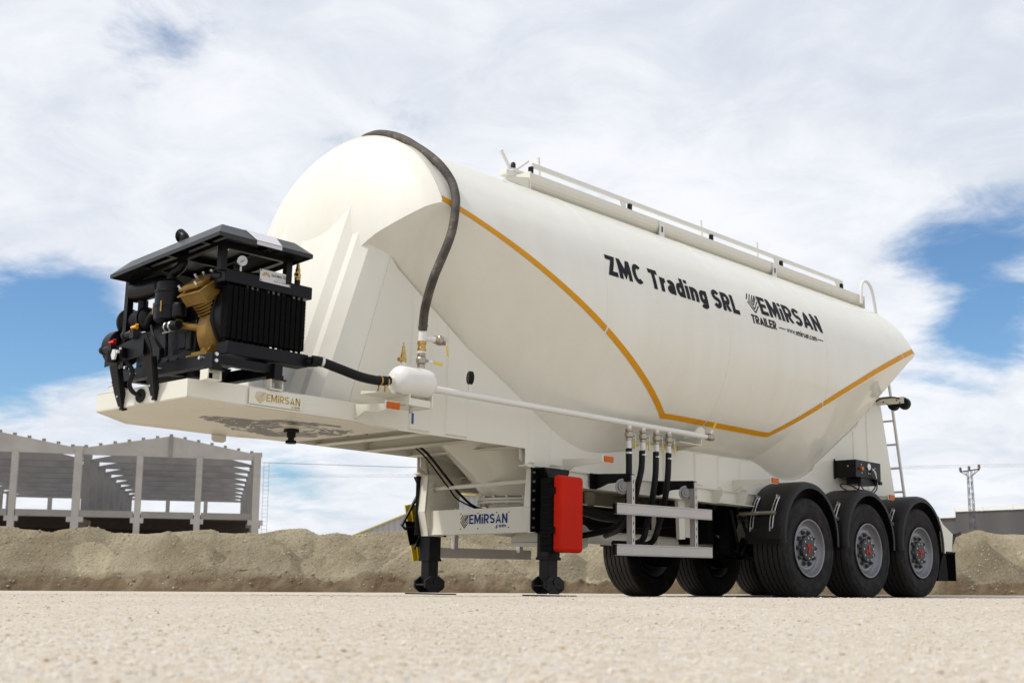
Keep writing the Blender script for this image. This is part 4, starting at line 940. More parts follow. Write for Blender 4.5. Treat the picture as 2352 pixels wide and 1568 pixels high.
# hoses to and from the pot
h = MB().tube(smoothpath([(-6.47, -.86, 1.653), (-6.40, -.88, 1.648), (-6.28, -.92, 1.615), (-6.10, -.98, 1.566), (-5.94, -1.0, 1.556), (-5.83, -1.0, 1.572)], 8), .036, 16).build('supply_hose', 'rubber_hose', T)
m = MB()
for p in ((-6.40, -.88, 1.649),): m.lathe([(0, .037), (0, .041), (.02, .041), (.02, .037)], p, (1, -.3, -.1), 16)
m.build('hose_clip', 'zinc', h)
m = MB()
for x in (-5.93, -5.865): m.lathe([(0, .037), (0, .0395), (.012, .0395), (.012, .037)], (x, -1.0, 1.558), (1, 0, .05), 16); m.bar((x+.005, -1.0, 1.52), (x-.005, -1.0, 1.475), .012, .012, (0, 1, 0))
m.build('hose_clip', 'brass', h)
top = [(-5.13, .27, 4.03), (-5.15, .189, 4.026), (-5.17, .053, 4.011), (-5.2, -.094, 3.968), (-5.23, -.276, 3.896), (-5.26, -.456, 3.804), (-5.3, -.607, 3.712), (-5.34, -.791, 3.595), (-5.37, -.96, 3.472), (-5.36, -1.058, 3.368),
       (-5.349, -1.127, 3.267), (-5.367, -1.188, 3.157), (-5.398, -1.236, 3.048), (-5.464, -1.28, 2.833), (-5.501, -1.27, 2.693), (-5.541, -1.24, 2.556), (-5.572, -1.2, 2.424), (-5.559, -1.13, 2.305), (-5.533, -1.06, 2.188), (-5.511, -1.02, 2.087), (-5.497, -1.0, 2.02)]
top = [(x, y*1.0, z) for x, y, z in top]
h = MB().tube(smoothpath(top, 4), .036, 16).build('aeration_hose', 'worn_hose', T)
MB().lathe([(0, .037), (0, .041), (.02, .041), (.02, .037)], (-5.50, -1.0, 2.05), (0, 0, 1), 16).box((-5.465, -1.03, 2.05), (-5.45, -1.01, 2.07)).build('hose_clip', 'zinc', h)
MB().tube([(-5.12, .34, 3.98), (-5.13, .25, 4.03)], .034, 14).tube([(-5.12, .34, 3.80), (-5.12, .34, 3.99)], .034, 14).build('inlet_pipe', 'white_paint', T)

# ---- walkway on top
m = MB()
m.prism([(-.55, 3.885), (.55, 3.885), (.55, 3.87), (-.38, 3.87), (-.38, 3.74), (-.44, 3.743), (-.485, 3.752), (-.52, 3.772), (-.54, 3.80), (-.55, 3.838)], 'x', -3.78, 2.69); m.box((-3.78, .535, 3.71), (2.69, .55, 3.87))
m.box((-3.79, -.56, 3.66), (-3.772, .555, 3.89)); m.box((2.685, -.555, 3.70), (2.70, .555, 3.89)); m.prism([(-3.79, 3.83), (-3.79, 3.72), (-4.12, 3.735), (-4.02, 3.78)], 'y', -.55, -.54)
wk = m.build('walkway', 'frame_paint', T, smooth=0)
m = MB()
for x in (-1.72, .50): m.prism([(x-.05, 3.875), (x+.05, 3.875), (x+.035, 3.80), (x+.045, 3.715), (x-.045, 3.715), (x-.035, 3.80)], 'y', -.562, -.55)
m.each('joint_bracket', 'white_paint', wk, smooth=0)
m = MB()
for x in (-1.72, .50): m.box((x-.012, -.565, 3.76), (x+.012, -.562, 3.82))
m.each('bracket_slot', 'grey_iron', wk, smooth=0)
rl = MB().box((-3.74, -.54, 3.955), (2.16, -.50, 3.995)).build('hand_rail', 'white_paint', T, smooth=0, bevel=.004)
MB().box((-3.74, .50, 3.955), (2.16, .54, 3.995)).build('hand_rail', 'white_paint', T, smooth=0, bevel=.004)
m = MB()
for x in (-2.33, .60, 2.05): m.box((x-.03, -.535, 3.885), (x+.03, -.505, 3.957))
m.each('rail_post', 'white_paint', rl, smooth=0)
m = MB()
for x in (-3.735, -2.22, -.75, .71, 2.155): m.box((x-.018, -.538, 3.888), (x+.018, -.502, 3.952))
m.each('rail_clip', 'black_paint', rl, smooth=0)
for x, clamp in ((-3.05, 1), (-.2, 0), (1.0, 0)):   # loading hatches with wing bolts
    m = MB().lathe([(0, .26), (.16, .26), (.16, .30), (.19, .30), (.21, .25), (.23, 0)], (x, 0, 3.80), (0, 0, 1), 32); ht = m.build('loading_hatch', 'white_paint', T)
    m = MB()
    for a, b in (((x-.0, -.02, 4.02), (x-.05, -.04, 4.33)), ((x+.12, .1, 4.02), (x+.30, .1, 4.17))): m.tube([a, b], .014, 8)
    m.build('wing_rod', 'white_paint', ht)
m = MB().tube([(-3.79, -.3, 3.97), (-3.92, -.3, 4.128)], .016, 8); m.tube([(-3.73, -.3, 3.965), (-3.535, -.3, 4.115)], .014, 8); m.tube([(-3.748, -.3, 3.80), (-3.748, -.3, 3.98)], .034, 12)
m.box((-3.90, -.36, 3.885), (-3.66, -.26, 3.93)); m.box((-3.82, -.37, 3.93), (-3.66, -.25, 3.955))
cl = m.build('hatch_clamp', 'white_paint', T, smooth=30)
MB().lathe([(0, .025), (.05, .025), (.065, .016), (.068, 0)], (-3.748, -.3, 3.98), (0, 0, 1), 12).build('clamp_knob', 'grey_iron', cl)

# ---- ladder, hoops, lamp bar and rear end
m = MB()
for y in (-.66, -.30): m.tube([(3.45, y, .95), (3.10, y, 2.62), (2.93, y, 3.30)], .019, 10)
for z in np.arange(1.09, 2.9, .302):
    x = 3.45-.21*(z-.95); m.tube([(x, -.66, z), (x, -.30, z)], .014, 8)
m.build('ladder', 'white_paint', T)
for y in (-.6, -.15):
    m = MB().tube(smoothpath([(2.52, y, 3.75), (2.525, y, 3.95), (2.57, y, 4.045), (2.67, y, 4.072), (2.77, y, 4.03), (2.83, y, 3.94), (2.88, y, 3.78), (2.91, y, 3.62)], 5), .02, 10); m.build('grab_hoop', 'white_paint', T)
m = MB().box((2.62, -1.07, 2.425), (2.632, -.70, 2.505)); m.box((2.62, -1.07, 2.50), (2.70, -.70, 2.507)); lb = m.build('lamp_arm', 'frame_paint', T, smooth=0)
m = MB()
for y, z in ((-.80, 2.46), (-.98, 2.47), (-1.02, 2.435), (-.85, 2.43)): m.hexbolt((2.62, y, z), (-1, 0, 0), .009, .008)
m.tube(smoothpath([(2.6, -.68, 2.45), (2.61, -.75, 2.505), (2.612, -.86, 2.512), (2.612, -.95, 2.51), (2.612, -1.02, 2.485)], 5), .008, 6); m.build('lamp_wiring', 'black_paint', lb)
for y in (-1.055, -.91): MB().lathe([(0, 0), (0, .068), (.03, .075), (.06, .075), (.065, 0)], (2.64, y, 2.425), (1, 0, 0), 24).build('work_lamp', 'black_paint', lb)
# rear beam with gussets and mud flaps
m = MB().box((3.27, -1.19, .62), (3.50, 1.19, .80)); 
for sy in (-1, 1):
    ys = sorted((sy*1.19, sy*1.20)); m.prism([(3.24, .60), (3.50, .60), (3.56, .845), (3.29, .955), (3.18, 1.05)], 'y', ys[0], ys[1])
    m.bar((3.4, sy*.66, 1.0), (3.4, sy*.66, .62), .1, .2)
m.box((3.45, -1.0, .50), (3.50, 1.0, .62))
m.build('rear_beam', 'frame_paint', T, smooth=0)
for sy in (-1, 1):
    ys = sorted((sy*.80, sy*1.20)); MB().box((3.585, ys[0], .262), (3.60, ys[1], .615)).box((3.335, sy*1.20-.006, .60), (3.60, sy*1.20+.006, .622)).prism([(3.30, .60), (3.36, .60), (3.40, .262), (3.10, .255), (3.22, .5)], 'y', *sorted((sy*1.17, sy*1.185))).build('mud_flap', 'black_matte', T, smooth=0)
    m = MB(); y = sy*1.15
    m.bar((3.56, y, .69), (3.69, y, .84), .05, .045); m.bar((3.68, y, .835), (3.86, y, .875), .05, .045); m.build('bumper_hook', 'black_paint', T, smooth=0)
# brake control box
m = MB().box((1.47, -1.0, 1.42), (2.08, -.72, 1.625)); m.box((1.46, -.735, 1.405), (1.475, -.715, 1.645)); m.box((1.60, -.99, 1.35), (2.0, -.8, 1.42)); bx_ = m.build('brake_control_box', 'black_paint', T, smooth=0, bevel=.004)
MB().cyl((1.55, -1.005, 1.525), (1.63, -1.005, 1.525), .018, 10).build('red_valve_knob', 'red_cap', bx_)
MB().lathe([(0, .012), (0, .02), (.004, .02), (.004, .012)], (1.59, -1.023, 1.525), (0, -1, 0), 12).build('yellow_ring', 'yellow_cap', bx_)
m = MB().cyl((1.775, -1.0, 1.56), (1.775, -1.012, 1.56), .04, 20); m.tube(smoothpath([(1.84, -1.01, 1.54), (1.87, -1.03, 1.50), (1.89, -1.03, 1.45), (1.91, -1.02, 1.42)], 4), .014, 8)
for x, z in ((1.59, 1.57), (1.60, 1.475), (1.765, 1.48), (1.80, 1.478), (1.925, 1.553)): m.cyl((x, -1.0, z), (x, -1.008, z), .008, 8)
m.cyl((1.468, -.90, 1.55), (1.46, -.90, 1.55), .009, 8)
m.build('control_lever', 'zinc', bx_)
m = MB()
for p in ([(1.55, -.9, 1.43), (1.72, -.92, 1.34), (1.86, -.9, 1.27), (1.95, -.88, 1.24)], [(1.92, -1.0, 1.42), (1.93, -1.0, 1.34), (1.90, -.97, 1.28), (1.83, -.94, 1.25)], [(1.96, -1.0, 1.42), (1.97, -1.0, 1.32), (1.93, -.97, 1.26), (1.85, -.94, 1.235)],
          [(1.66, -.9, 1.40), (1.68, -.92, 1.31), (1.62, -.9, 1.26), (1.48, -.86, 1.27), (1.38, -.84, 1.31), (1.44, -.84, 1.34), (1.6, -.86, 1.33), (1.75, -.9, 1.28)]): m.tube(smoothpath(p, 6), .008, 6)
m.box((1.90, -1.04, 1.39), (1.99, -1.0, 1.425)); m.box((1.975, -1.04, 1.36), (2.03, -1.01, 1.40))
m.build('control_cables', 'rubber_hose', bx_)

# ---- things carried by the trailer
def attach(name, local):                             # a thing standing on / hanging from the trailer: its Empty takes the trailer's tilt
    o = empty(name, Matrix.Rotation(TILT, 3, 'Y') @ Vector(local), (0, TILT, 0)); return o
RO = (-3.72, -.93, .335); rb = attach('extinguisher_box', RO)
tag(rb, 'red lidded fire extinguisher box with black back, hung beside the near landing leg', 'extinguisher box')
m = MB().box((-3.895, -.985, .35), (-3.60, -.84, .985))
for z in np.linspace(.40, .93, 9): m.box((-3.905, -.98, z), (-3.895, -.85, z+.035))
m.build('box_body', 'black_matte', rb, smooth=0, bevel=.012, off=RO)
lid = MB().box((-3.90, -1.065, .345), (-3.57, -.985, 1.005)).build('box_lid', 'red_plastic', rb, smooth=0, bevel=.03, off=RO)
m = MB()
for z in (.84, .50): m.box((-3.912, -1.02, z), (-3.897, -.975, z+.06))
m.each('lid_latch', 'black_matte', rb, smooth=0, bevel=.003, off=RO)
m = MB().box((-3.80, -.85, .50), (-3.60, -.77, .56)).box((-3.80, -.85, .80), (-3.60, -.77, .86)); m.build('box_bracket', 'black_matte', rb, smooth=0, off=RO)
CO = (-3.75, 1.02, .30); ck = attach('wheel_chock', CO)
tag(ck, 'yellow plastic wheel chock strapped behind the far landing leg', 'wheel chock')
m = MB()
for y in (.91, .985): m.prism([(-3.83, .82), (-3.62, .83), (-3.60, .30), (-3.70, .29)], 'y', y-.006, y+.006)
m.bar((-3.83, .947, .82), (-3.70, .947, .29), .075, .012, (0, 1, 0)); m.bar((-3.62, .947, .83), (-3.60, .947, .30), .075, .012, (0, 1, 0))
for t in np.linspace(.1, .9, 6): m.bar((-3.83+.13*t, .947, .82-.53*t), (-3.62+.02*t, .947, .83-.53*t), .07, .010, (0, 1, 0))
m.build('chock_body', 'yellow_plastic', ck, smooth=0, off=CO)
m = MB().prism([(-3.90, .66), (-3.58, .66), (-3.60, .50), (-3.83, .43)], 'y', .895, .903).box((-3.74, .72, .42), (-3.62, .9, .78)); m.build('chock_holder', 'black_matte', ck, smooth=0, off=CO)
# ------------------------------------------------------------------ diesel compressor set on the gooseneck
KO = (-6.9, -.2, 1.468); K = attach('compressor_unit', KO)
tag(K, 'black diesel compressor set with gold cylinder block and roof, standing on the trailer nose', 'compressor')
def kb(m, name, mt, par=None, **k): return m.build(name, mt, par or K, off=KO, **k)
m = MB()
for x in (-7.28, -6.75): m.box((x-.035, -.84, 1.50), (x+.035, .50, 1.585))
m.box((-7.245, -.80, 1.52), (-6.785, -.74, 1.58)); m.box((-7.245, .40, 1.52), (-6.785, .46, 1.58)); m.box((-7.245, -.2, 1.51), (-6.785, -.1, 1.57))
for x in (-7.28, -6.75):
    for y in (-.80, .43): m.box((x-.04, y-.05, 1.468), (x+.04, y+.05, 1.50)); m.box((x-.06, y-.06, 1.462), (x+.06, y+.06, 1.472))
kb(m, 'base_frame', 'black_paint', smooth=0)
m = MB()
for p, a in (((-7.316, -.70, 1.56), (-1, 0, 0)), ((-7.29, -.84, 1.575), (0, -1, 0)), ((-7.29, -.84, 1.53), (0, -1, 0)), ((-7.316, -.15, 1.54), (-1, 0, 0)), ((-7.316, .2, 1.54), (-1, 0, 0)), ((-7.316, .3, 1.60), (-1, 0, 0))): m.hexbolt(p, a, .014, .018)
kb(m, 'frame_bolts', 'zinc')
# posts and roof
m = MB()
for x, y in ((-7.26, -.80), (-6.69, -.80), (-7.24, .47), (-6.69, .40)):
    zr = 2.40-.055*(y+1.0)+.01; m.box((x-.025, y-.025, 1.58 if y > 0 else 2.19), (x+.025, y+.025, zr))
m.box((-7.26, -.82, 2.355), (-6.69, -.79, 2.395))
m.bar((-7.26, -.80, 2.39), (-7.24, .47, 2.32), .04, .03); m.bar((-6.69, -.80, 2.39), (-6.69, .40, 2.33), .04, .03)
kb(m, 'roof_post', 'black_paint', smooth=0)
def rz(y, z): return z-.055*(y+1.0)
E0 = [(-7.43, -1.005), (-6.62, -1.005), (-6.62, .44), (-7.43, .44)]; I0 = [(-7.325, -.87), (-6.69, -.87), (-6.69, .33), (-7.325, .33)]
vs = [(x, y, rz(y, 2.372)) for x, y in E0]+[(x, y, rz(y, 2.400)) for x, y in E0]+[(x, y, rz(y, 2.505)) for x, y in I0]
m = MB().add(vs, [(0, 1, 5, 4), (1, 2, 6, 5), (2, 3, 7, 6), (3, 0, 4, 7), (4, 5, 9, 8), (5, 6, 10, 9), (6, 7, 11, 10), (7, 4, 8, 11)])
# flat top with an opening, and ribs below
hx0, hx1, hy0, hy1 = -7.03, -6.95, -.50, -.40
X = [-7.325, hx0, hx1, -6.69]; Yv = [-.87, hy0, hy1, .33]
for i in range(3):
    for j in range(3):
        if i == 1 and j == 1: continue
        m.add([(X[i], Yv[j], rz(Yv[j], 2.505)), (X[i+1], Yv[j], rz(Yv[j], 2.505)), (X[i+1], Yv[j+1], rz(Yv[j+1], 2.505)), (X[i], Yv[j+1], rz(Yv[j+1], 2.505))], [(0, 1, 2, 3)])
rf = kb(m, 'roof', 'canopy_paint', smooth=0, solid=.004)
m = MB()
for y in (-.55, -.1, .28): m.box((-7.32, y-.015, rz(y, 2.46)), (-6.70, y+.015, rz(y, 2.498)))
for x in (-7.2, -6.8): m.bar((x, -.86, rz(-.86, 2.485)), (x, .32, rz(.32, 2.485)), .03, .03)
kb(m, 'roof_ribs', 'black_paint', rf, smooth=0)
m = MB(); d = .004
a, b, c_, e_ = (-7.13, -.87), (-6.86, -.87), (-6.90, -1.005), (-7.12, -1.005)
m.add([(a[0], -.75, rz(-.75, 2.505)+d), (b[0], -.75, rz(-.75, 2.505)+d), (b[0], -.872, rz(-.87, 2.505)+d), (a[0], -.872, rz(-.87, 2.505)+d)], [(0, 1, 2, 3)])
m.add([(a[0], -.874, rz(-.87, 2.504)+d), (b[0], -.874, rz(-.87, 2.504)+d), (c_[0], -1.0085, rz(-1.005, 2.400)+d), (e_[0], -1.0085, rz(-1.005, 2.400)+d)], [(0, 1, 2, 3)])
m.add([(e_[0], -1.0095, rz(-1.005, 2.400)), (c_[0], -1.0095, rz(-1.005, 2.400)), (c_[0], -1.0095, rz(-1.005, 2.372)), (e_[0], -1.0095, rz(-1.005, 2.372))], [(0, 1, 2, 3)])
kb(m, 'roof_sticker', 'sticker', rf, smooth=0)
# cooler
m = MB().box((-7.235, -.815, 2.118), (-6.462, -.70, 2.212)); m.tube([(-7.20, -.76, 2.165), (-7.20, -.55, 2.19)], .045, 12); kb(m, 'cooler_header', 'black_paint', smooth=30, bevel=.006)
m = MB().box((-7.18, -.815, 1.602), (-6.468, -.68, 1.696)); m.tube([(-6.47, -.76, 1.65), (-6.41, -.86, 1.65)], .04, 16); kb(m, 'cooler_header', 'black_paint', smooth=30, bevel=.006)
m = MB()
for k in range(15):
    x = -7.175+k*.0465; m.box((x-.017, -.80, 1.72), (x+.017, -.735, 2.10)); m.cyl((x, -.768, 1.69), (x, -.768, 2.125), .011, 8)
    for z in np.arange(1.725, 2.10, .0105): m.box((x-.0205, -.804, z), (x+.0205, -.731, z+.003))
kb(m, 'cooler_tubes', 'black_matte', smooth=0)
m = MB().tube([(-6.87+.335*math.cos(a), -.64, 1.92+.335*math.sin(a)) for a in np.linspace(0, 2*PI, 48, endpoint=False)], .012, 8, close=True)
m.lathe([(-.09, .30), (-.07, .335), (.06, .335), (.06, .32), (-.06, .32)], (-6.87, -.66, 1.92), (0, 1, 0), 48); m.lathe([(0, .05), (.03, .06), (.03, 0)], (-6.87, -.62, 1.92), (0, 1, 0), 16)
for k in range(6):
    a = k*PI/3; m.bar((-6.87, -.63, 1.92), (-6.87+.31*math.cos(a), -.63, 1.92+.31*math.sin(a)), .09, .006, (0, 1, .4))
kb(m, 'fan_shroud', 'black_paint', smooth=30)
pl = kb(MB().box((-6.945, -.8205, 2.172), (-6.672, -.8165, 2.262)), 'maker_plate', 'plate_white', smooth=0)
for it in (('GLOBALTECH', -6.845, -6.682, 2.222, 2.243, .02), ('MADE IN TURKEY', -6.822, -6.70, 2.186, 2.195, .004)): kb(flat_text(0, [it], lambda x, y: (x, -.8215, y)), 'plate_text', 'dark_ink', pl, smooth=0)
m = flat_text(0, [('MAKINA', -6.805, -6.72, 2.204, 2.213, .0)], lambda x, y: (x, -.8215, y))
for k, a in enumerate(np.linspace(-1.1, 1.1, 5)): m.cyl((-6.892+.034*math.sin(a), -.8212, 2.205+.034*math.cos(a)), (-6.892+.034*math.sin(a), -.8225, 2.205+.034*math.cos(a)), .007, 8)
m.add([(-6.892+r_*math.sin(a), -.8218, 2.205+r_*math.cos(a)) for r_ in (.018, .029) for a in np.linspace(-1.2, 1.2, 12)], [(k, k+1, k+13, k+12) for k in range(11)])
kb(m, 'plate_emblem', 'gold_ink', pl, smooth=0)
m = MB()
for x, z in ((-6.938, 2.255), (-6.679, 2.255), (-6.938, 2.179), (-6.679, 2.179)): m.hexbolt((x, -.821, z), (0, -1, 0), .005, .004)
kb(m, 'plate_rivets', 'grey_iron', pl)
gg = kb(MB().lathe([(.0, 0), (0, .036), (-.022, .038), (-.026, .036), (-.026, .031)], (-7.092, -.79, 2.292), (.3, 1, .1), 24).cyl((-7.09, -.785, 2.21), (-7.09, -.785, 2.262), .008, 8), 'pressure_gauge', 'zinc')
kb(MB().lathe([(-.024, 0), (-.024, .031)], (-7.092, -.79, 2.292), (.3, 1, .1), 24), 'gauge_dial', 'glass_dial', gg)
kb(MB().bar((-7.118, -.8185, 2.272), (-7.082, -.8165, 2.30), .003, .006, (0, 1, 0)), 'gauge_needle', 'dark_ink', gg, smooth=0)
m = MB().lathe([(0, .022), (.02, .024), (.05, .024), (.055, .018), (.075, .02), (.10, .014), (.125, .012), (.13, .004), (.15, .004), (.152, .008), (.157, 0)], (-6.595, -.80, 2.245), (0, 0, 1), 16); m.tube([(-6.595, -.80, 2.275), (-6.635, -.84, 2.275)], .021, 14)
bv = kb(m, 'relief_valve', 'brass'); kb(MB().lathe([(.0, .013), (.002, .013), (.002, 0)], (-6.636, -.842, 2.275), (-.7, -.7, 0), 14), 'valve_bore', 'hole', bv)
kb(MB().cyl((-6.595, -.80, 2.20), (-6.595, -.80, 2.25), .022, 12), 'valve_stem', 'black_paint', bv)
# gold compressor block
m = MB().lathe([(-.10, 0), (-.10, .12), (-.085, .20), (-.06, .235), (.05, .235), (.08, .20), (.09, 0)], (-6.99, -.53, 1.80), (0, 1, 0), 40); m.box((-7.235, -.64, 1.592), (-6.80, -.44, 1.64)); m.box((-7.25, -.66, 1.585), (-7.20, -.40, 1.62))
m.bar((-7.21, -.60, 1.62), (-7.12, -.60, 1.75), .02, .02); m.bar((-7.21, -.50, 1.62), (-7.13, -.58, 1.76), .02, .02)
gb = kb(m, 'compressor_block', 'gold_paint', smooth=30)
axv = Vector((-.66, .02, .75)).normalized(); c0 = Vector((-7.02, -.53, 1.86))
m = MB()
for k in range(9):
    t = .06+.022*k; m.lathe([(t, .09), (t, .125), (t+.006, .125), (t+.006, .09)], c0, axv, 24)
m.lathe([(.0, .09), (.27, .09)], c0, axv, 24)
kb(m, 'cylinder_fins', 'gold_paint', gb, smooth=30)
side = axv.cross(Vector((0, 1, 0))).normalized(); rotm = Matrix((side, Vector((0, 1, 0)), axv)).transposed()
def hb(m, s0, s1, y0, y1, t0, t1):
    vs = [c0+side*s_+Vector((0, y, 0))+axv*t for t in (t0, t1) for s_, y in ((s0, y0), (s1, y0), (s1, y1), (s0, y1))]
    m.add(vs, [(0, 3, 2, 1), (4, 5, 6, 7), (0, 1, 5, 4), (1, 2, 6, 5), (2, 3, 7, 6), (3, 0, 4, 7)])
m = MB(); hb(m, -.11, .11, -.13, .13, .25, .34); hb(m, -.125, .125, -.145, .145, .34, .352); hb(m, -.10, .10, -.115, .12, .372, .392); hb(m, -.05, .05, -.10, .10, .352, .372)
for yy in (-.07, .02): hb(m, -.114, -.108, yy, yy+.035, .27, .33)
kb(m, 'cylinder_head', 'gold_paint', gb, smooth=0, bevel=.006)
m = MB()
for s_, y in ((-.085, -.10), (-.085, .105), (.085, -.10), (.085, .105), (-.085, .0)):
    p = c0+side*s_+Vector((0, y, 0))+axv*.39; m.tube([p, p+axv*.03], .011, 8)
for y, t in ((-.135, .28), (-.135, .22), (-.14, .34)): m.hexbolt(c0+side*-.09+Vector((0, y, 0))+axv*t, (0, -1, 0), .011, .012)
kb(m, 'head_bolts', 'zinc', gb)
m = MB().tube([(-7.11, -.40, 1.84), (-7.11, -.66, 1.84)], .012, 8); m.tube([c0+side*-.13+Vector((0, .02, 0))+axv*.25, Vector((-7.16, -.40, 1.92))], .012, 8); m.tube([(-7.10, -.49, 1.82), (-7.25, -.30, 1.86), (-7.25, -.285, 1.90)], .028, 14)
kb(m, 'gold_pipe', 'gold_paint', gb)
kb(MB().box((-7.03, -.72, 2.10), (-7.0, -.56, 2.22)).box((-7.23, -.70, 2.08), (-7.05, -.685, 2.20)), 'head_flange', 'black_paint', smooth=0)
# engine
m = MB().box((-7.18, -.40, 1.62), (-6.75, .40, 1.90)); m.box((-7.15, -.35, 1.90), (-6.8, .35, 2.03)); m.box((-7.20, -.38, 1.60), (-7.16, .36, 1.66)); m.prism([(-7.16, 1.60), (-6.78, 1.60), (-6.85, 1.50), (-7.1, 1.50)], 'y', -.3, .35)
for y in np.linspace(-.34, .30, 6): m.hexbolt((-7.20, y, 1.63), (-1, 0, 0), .012, .012)
m.box((-7.205, -.37, 1.68), (-7.18, -.31, 1.83)); m.box((-7.20, -.30, 1.70), (-7.18, -.20, 1.82)); m.box((-7.215, .02, 1.64), (-7.16, .12, 1.74))
eb = kb(m, 'engine_block', 'grey_iron', smooth=0, bevel=.008)
m = MB().tube([(-7.22, -.06, 1.90), (-7.23, -.10, 1.74), (-7.21, -.07, 1.67)], .013, 8); m.tube(smoothpath([(-7.22, .15, 1.92), (-7.26, .04, 1.82), (-7.22, -.02, 1.72)], 4), .012, 8); m.tube([(-7.2, .3, 1.95), (-7.25, .1, 2.0), (-7.2, -.05, 1.96)], .018, 8)
kb(m, 'engine_pipes', 'rubber_hose', eb)
m = MB().lathe([(-.06, 0), (-.06, .13), (-.05, .145), (.05, .145), (.06, .13), (.06, 0)], (-7.20, .60, 1.80), (0, 1, 0), 36); m.lathe([(-.08, .06), (-.06, .06)], (-7.2, .6, 1.8), (0, 1, 0), 16)
kb(m, 'fan_disc', 'black_paint', eb)
m = MB().lathe([(-.20, .0), (-.20, .06), (-.16, .085), (.10, .085), (.12, .115), (.14, .115), (.14, .10), (.15, .0)], (-7.17, .42, 2.0), (0, 1, 0), 28); m.lathe([(-.12, .088), (-.12, .095), (-.10, .095), (-.10, .088)], (-7.17, .42, 2.0), (0, 1, 0), 28); m.tube([(-7.2, .25, 1.95), (-7.22, .15, 2.0), (-7.2, .1, 2.05)], .03, 10)
kb(m, 'alternator', 'black_paint', eb)
m = MB().lathe([(0, 0), (0, .06), (.015, .08), (.40, .08), (.42, .06), (.42, 0)], (-7.20, .46, 2.225), (0, -1, 0), 28); m.tube([(-7.18, .36, 2.15), (-7.18, .36, 2.0)], .04, 12)
kb(m, 'muffler', 'black_paint')
m = MB().lathe([(0, .0), (.0, .085), (.02, .112), (.11, .114), (.112, .119), (.125, .119), (.127, .114), (.22, .112), (.222, .117), (.235, .117), (.24, .108), (.30, .105), (.315, .07), (.33, .05), (.34, .0)], (-7.25, -.14, 1.895), (0, 0, 1), 32)
m.tube(smoothpath([(-7.25, -.14, 2.22), (-7.25, -.15, 2.27), (-7.24, -.24, 2.31), (-7.235, -.25, 2.38), (-7.235, -.25, 2.51), (-7.235, -.235, 2.545), (-7.24, -.20, 2.555)], 5), [.038]*26+[.04, .045, .05, .055, .05], 14)
af = kb(m, 'air_filter', 'black_paint', smooth=40)
m = MB()
for a in (2.6, 3.6, 5.2): m.tube([(-7.25+.118*math.cos(a), -.14+.118*math.sin(a), z) for z in (1.96, 2.0, 2.04)], .006, 6)
kb(m, 'filter_clips', 'brass', af)
kb(MB().lathe([(0, .03), (.02, .055), (.10, .058), (.12, .05), (.12, 0)], (-7.26, -.29, 1.90), (0, 0, 1), 20), 'inlet_filter', 'black_paint')
m = MB()
for y in (-.215, -.275): m.tube([(-7.30+.035*math.cos(a), y, 1.845+.035*math.sin(a)) for a in np.linspace(0, 2*PI, 16, endpoint=False)], .008, 6, close=True)
m.tube([(-7.33, -.30, 1.80), (-7.33, -.20, 1.80)], .006, 6); hc = kb(m, 'pipe_clamps', 'zinc')
kb(MB().cyl((-7.30, -.18, 1.845), (-7.30, -.36, 1.85), .033, 14), 'outlet_hose', 'rubber_hose')
# coupling headboard
HO = (-7.40, -.02, 1.31); hd = attach('coupling_headboard', HO)
tag(hd, 'dark plate with red and yellow air couplings on two black arms at the trailer nose', 'coupling board')
def hbuild(m, name, mt, par=None, **k): return m.build(name, mt, par or hd, off=HO, **k)
xa = lambda z: -7.378-(z-1.30)*.30
for pl_ in ([(-.235, 1.30), (-.195, 1.30), (-.185, 1.40), (-.20, 1.60), (-.215, 1.70), (-.235, 1.745), (-.29, 1.755), (-.315, 1.68), (-.30, 1.52)],
            [(.225, 1.265), (.265, 1.27), (.29, 1.40), (.285, 1.59), (.17, 1.59), (.18, 1.47)]):
    m = MB(); n = len(pl_); m.add([(xa(z), y, z) for y, z in pl_]+[(xa(z)+.007, y, z) for y, z in pl_], [tuple(range(n)), tuple(range(2*n-1, n-1, -1))]+[(i, i+n, (i+1) % n+n, (i+1) % n) for i in range(n)])
    y0, z0 = pl_[0]; y1 = max(p[0] for p in pl_); m.bar((xa(z0)+.02, y0-.002, z0), (xa(z0+.30)+.02, y0-.065 if y0 < 0 else y0-.045, z0+.30), .045, .006, (0, 1, 0)); sa = hbuild(m, 'support_arm', 'black_paint', smooth=0)
    m = MB()
    for z in (z0+.02, z0+.10): m.hexbolt((xa(z)-.002, y0+.02, z), (-1, 0, 0), .009, .008)
    hbuild(m, 'arm_bolts', 'zinc', sa)
pt = hbuild(MB().prism([(.28, 1.575), (.28, 1.665), (.16, 1.705), (-.16, 1.755), (-.25, 1.755), (-.25, 1.61), (-.10, 1.595)], 'x', -7.508, -7.502), 'coupling_plate', 'black_paint', smooth=0)
for y, z, mt in ((.20, 1.715, 'red_cap'), (-.10, 1.79, 'yellow_cap')):
    m = MB().tube([(-7.51, y-.03, z-.01), (-7.51, y+.10, z-.01)], .024, 14); m.box((-7.54, y-.05, z-.05), (-7.49, y+.0, z+.015)); m.tube([(-7.51, y+.10, z-.01), (-7.51, y+.125, z-.01)], .03, 14)
    cu_ = hbuild(m, 'air_coupling', 'grey_iron', smooth=30)
    m = MB().lathe([(0, 0), (0, .026), (.022, .03), (.026, 0)], (-7.50, y-.005, z+.025), (-.5, -.2, .85), 14); m.bar((-7.50, y+.01, z+.03), (-7.52, y+.05, z+.0), .02, .01); m.bar((-7.50, y-.02, z+.04), (-7.51, y-.045, z+.055), .02, .008)
    hbuild(m, 'coupling_cap', mt, cu_)
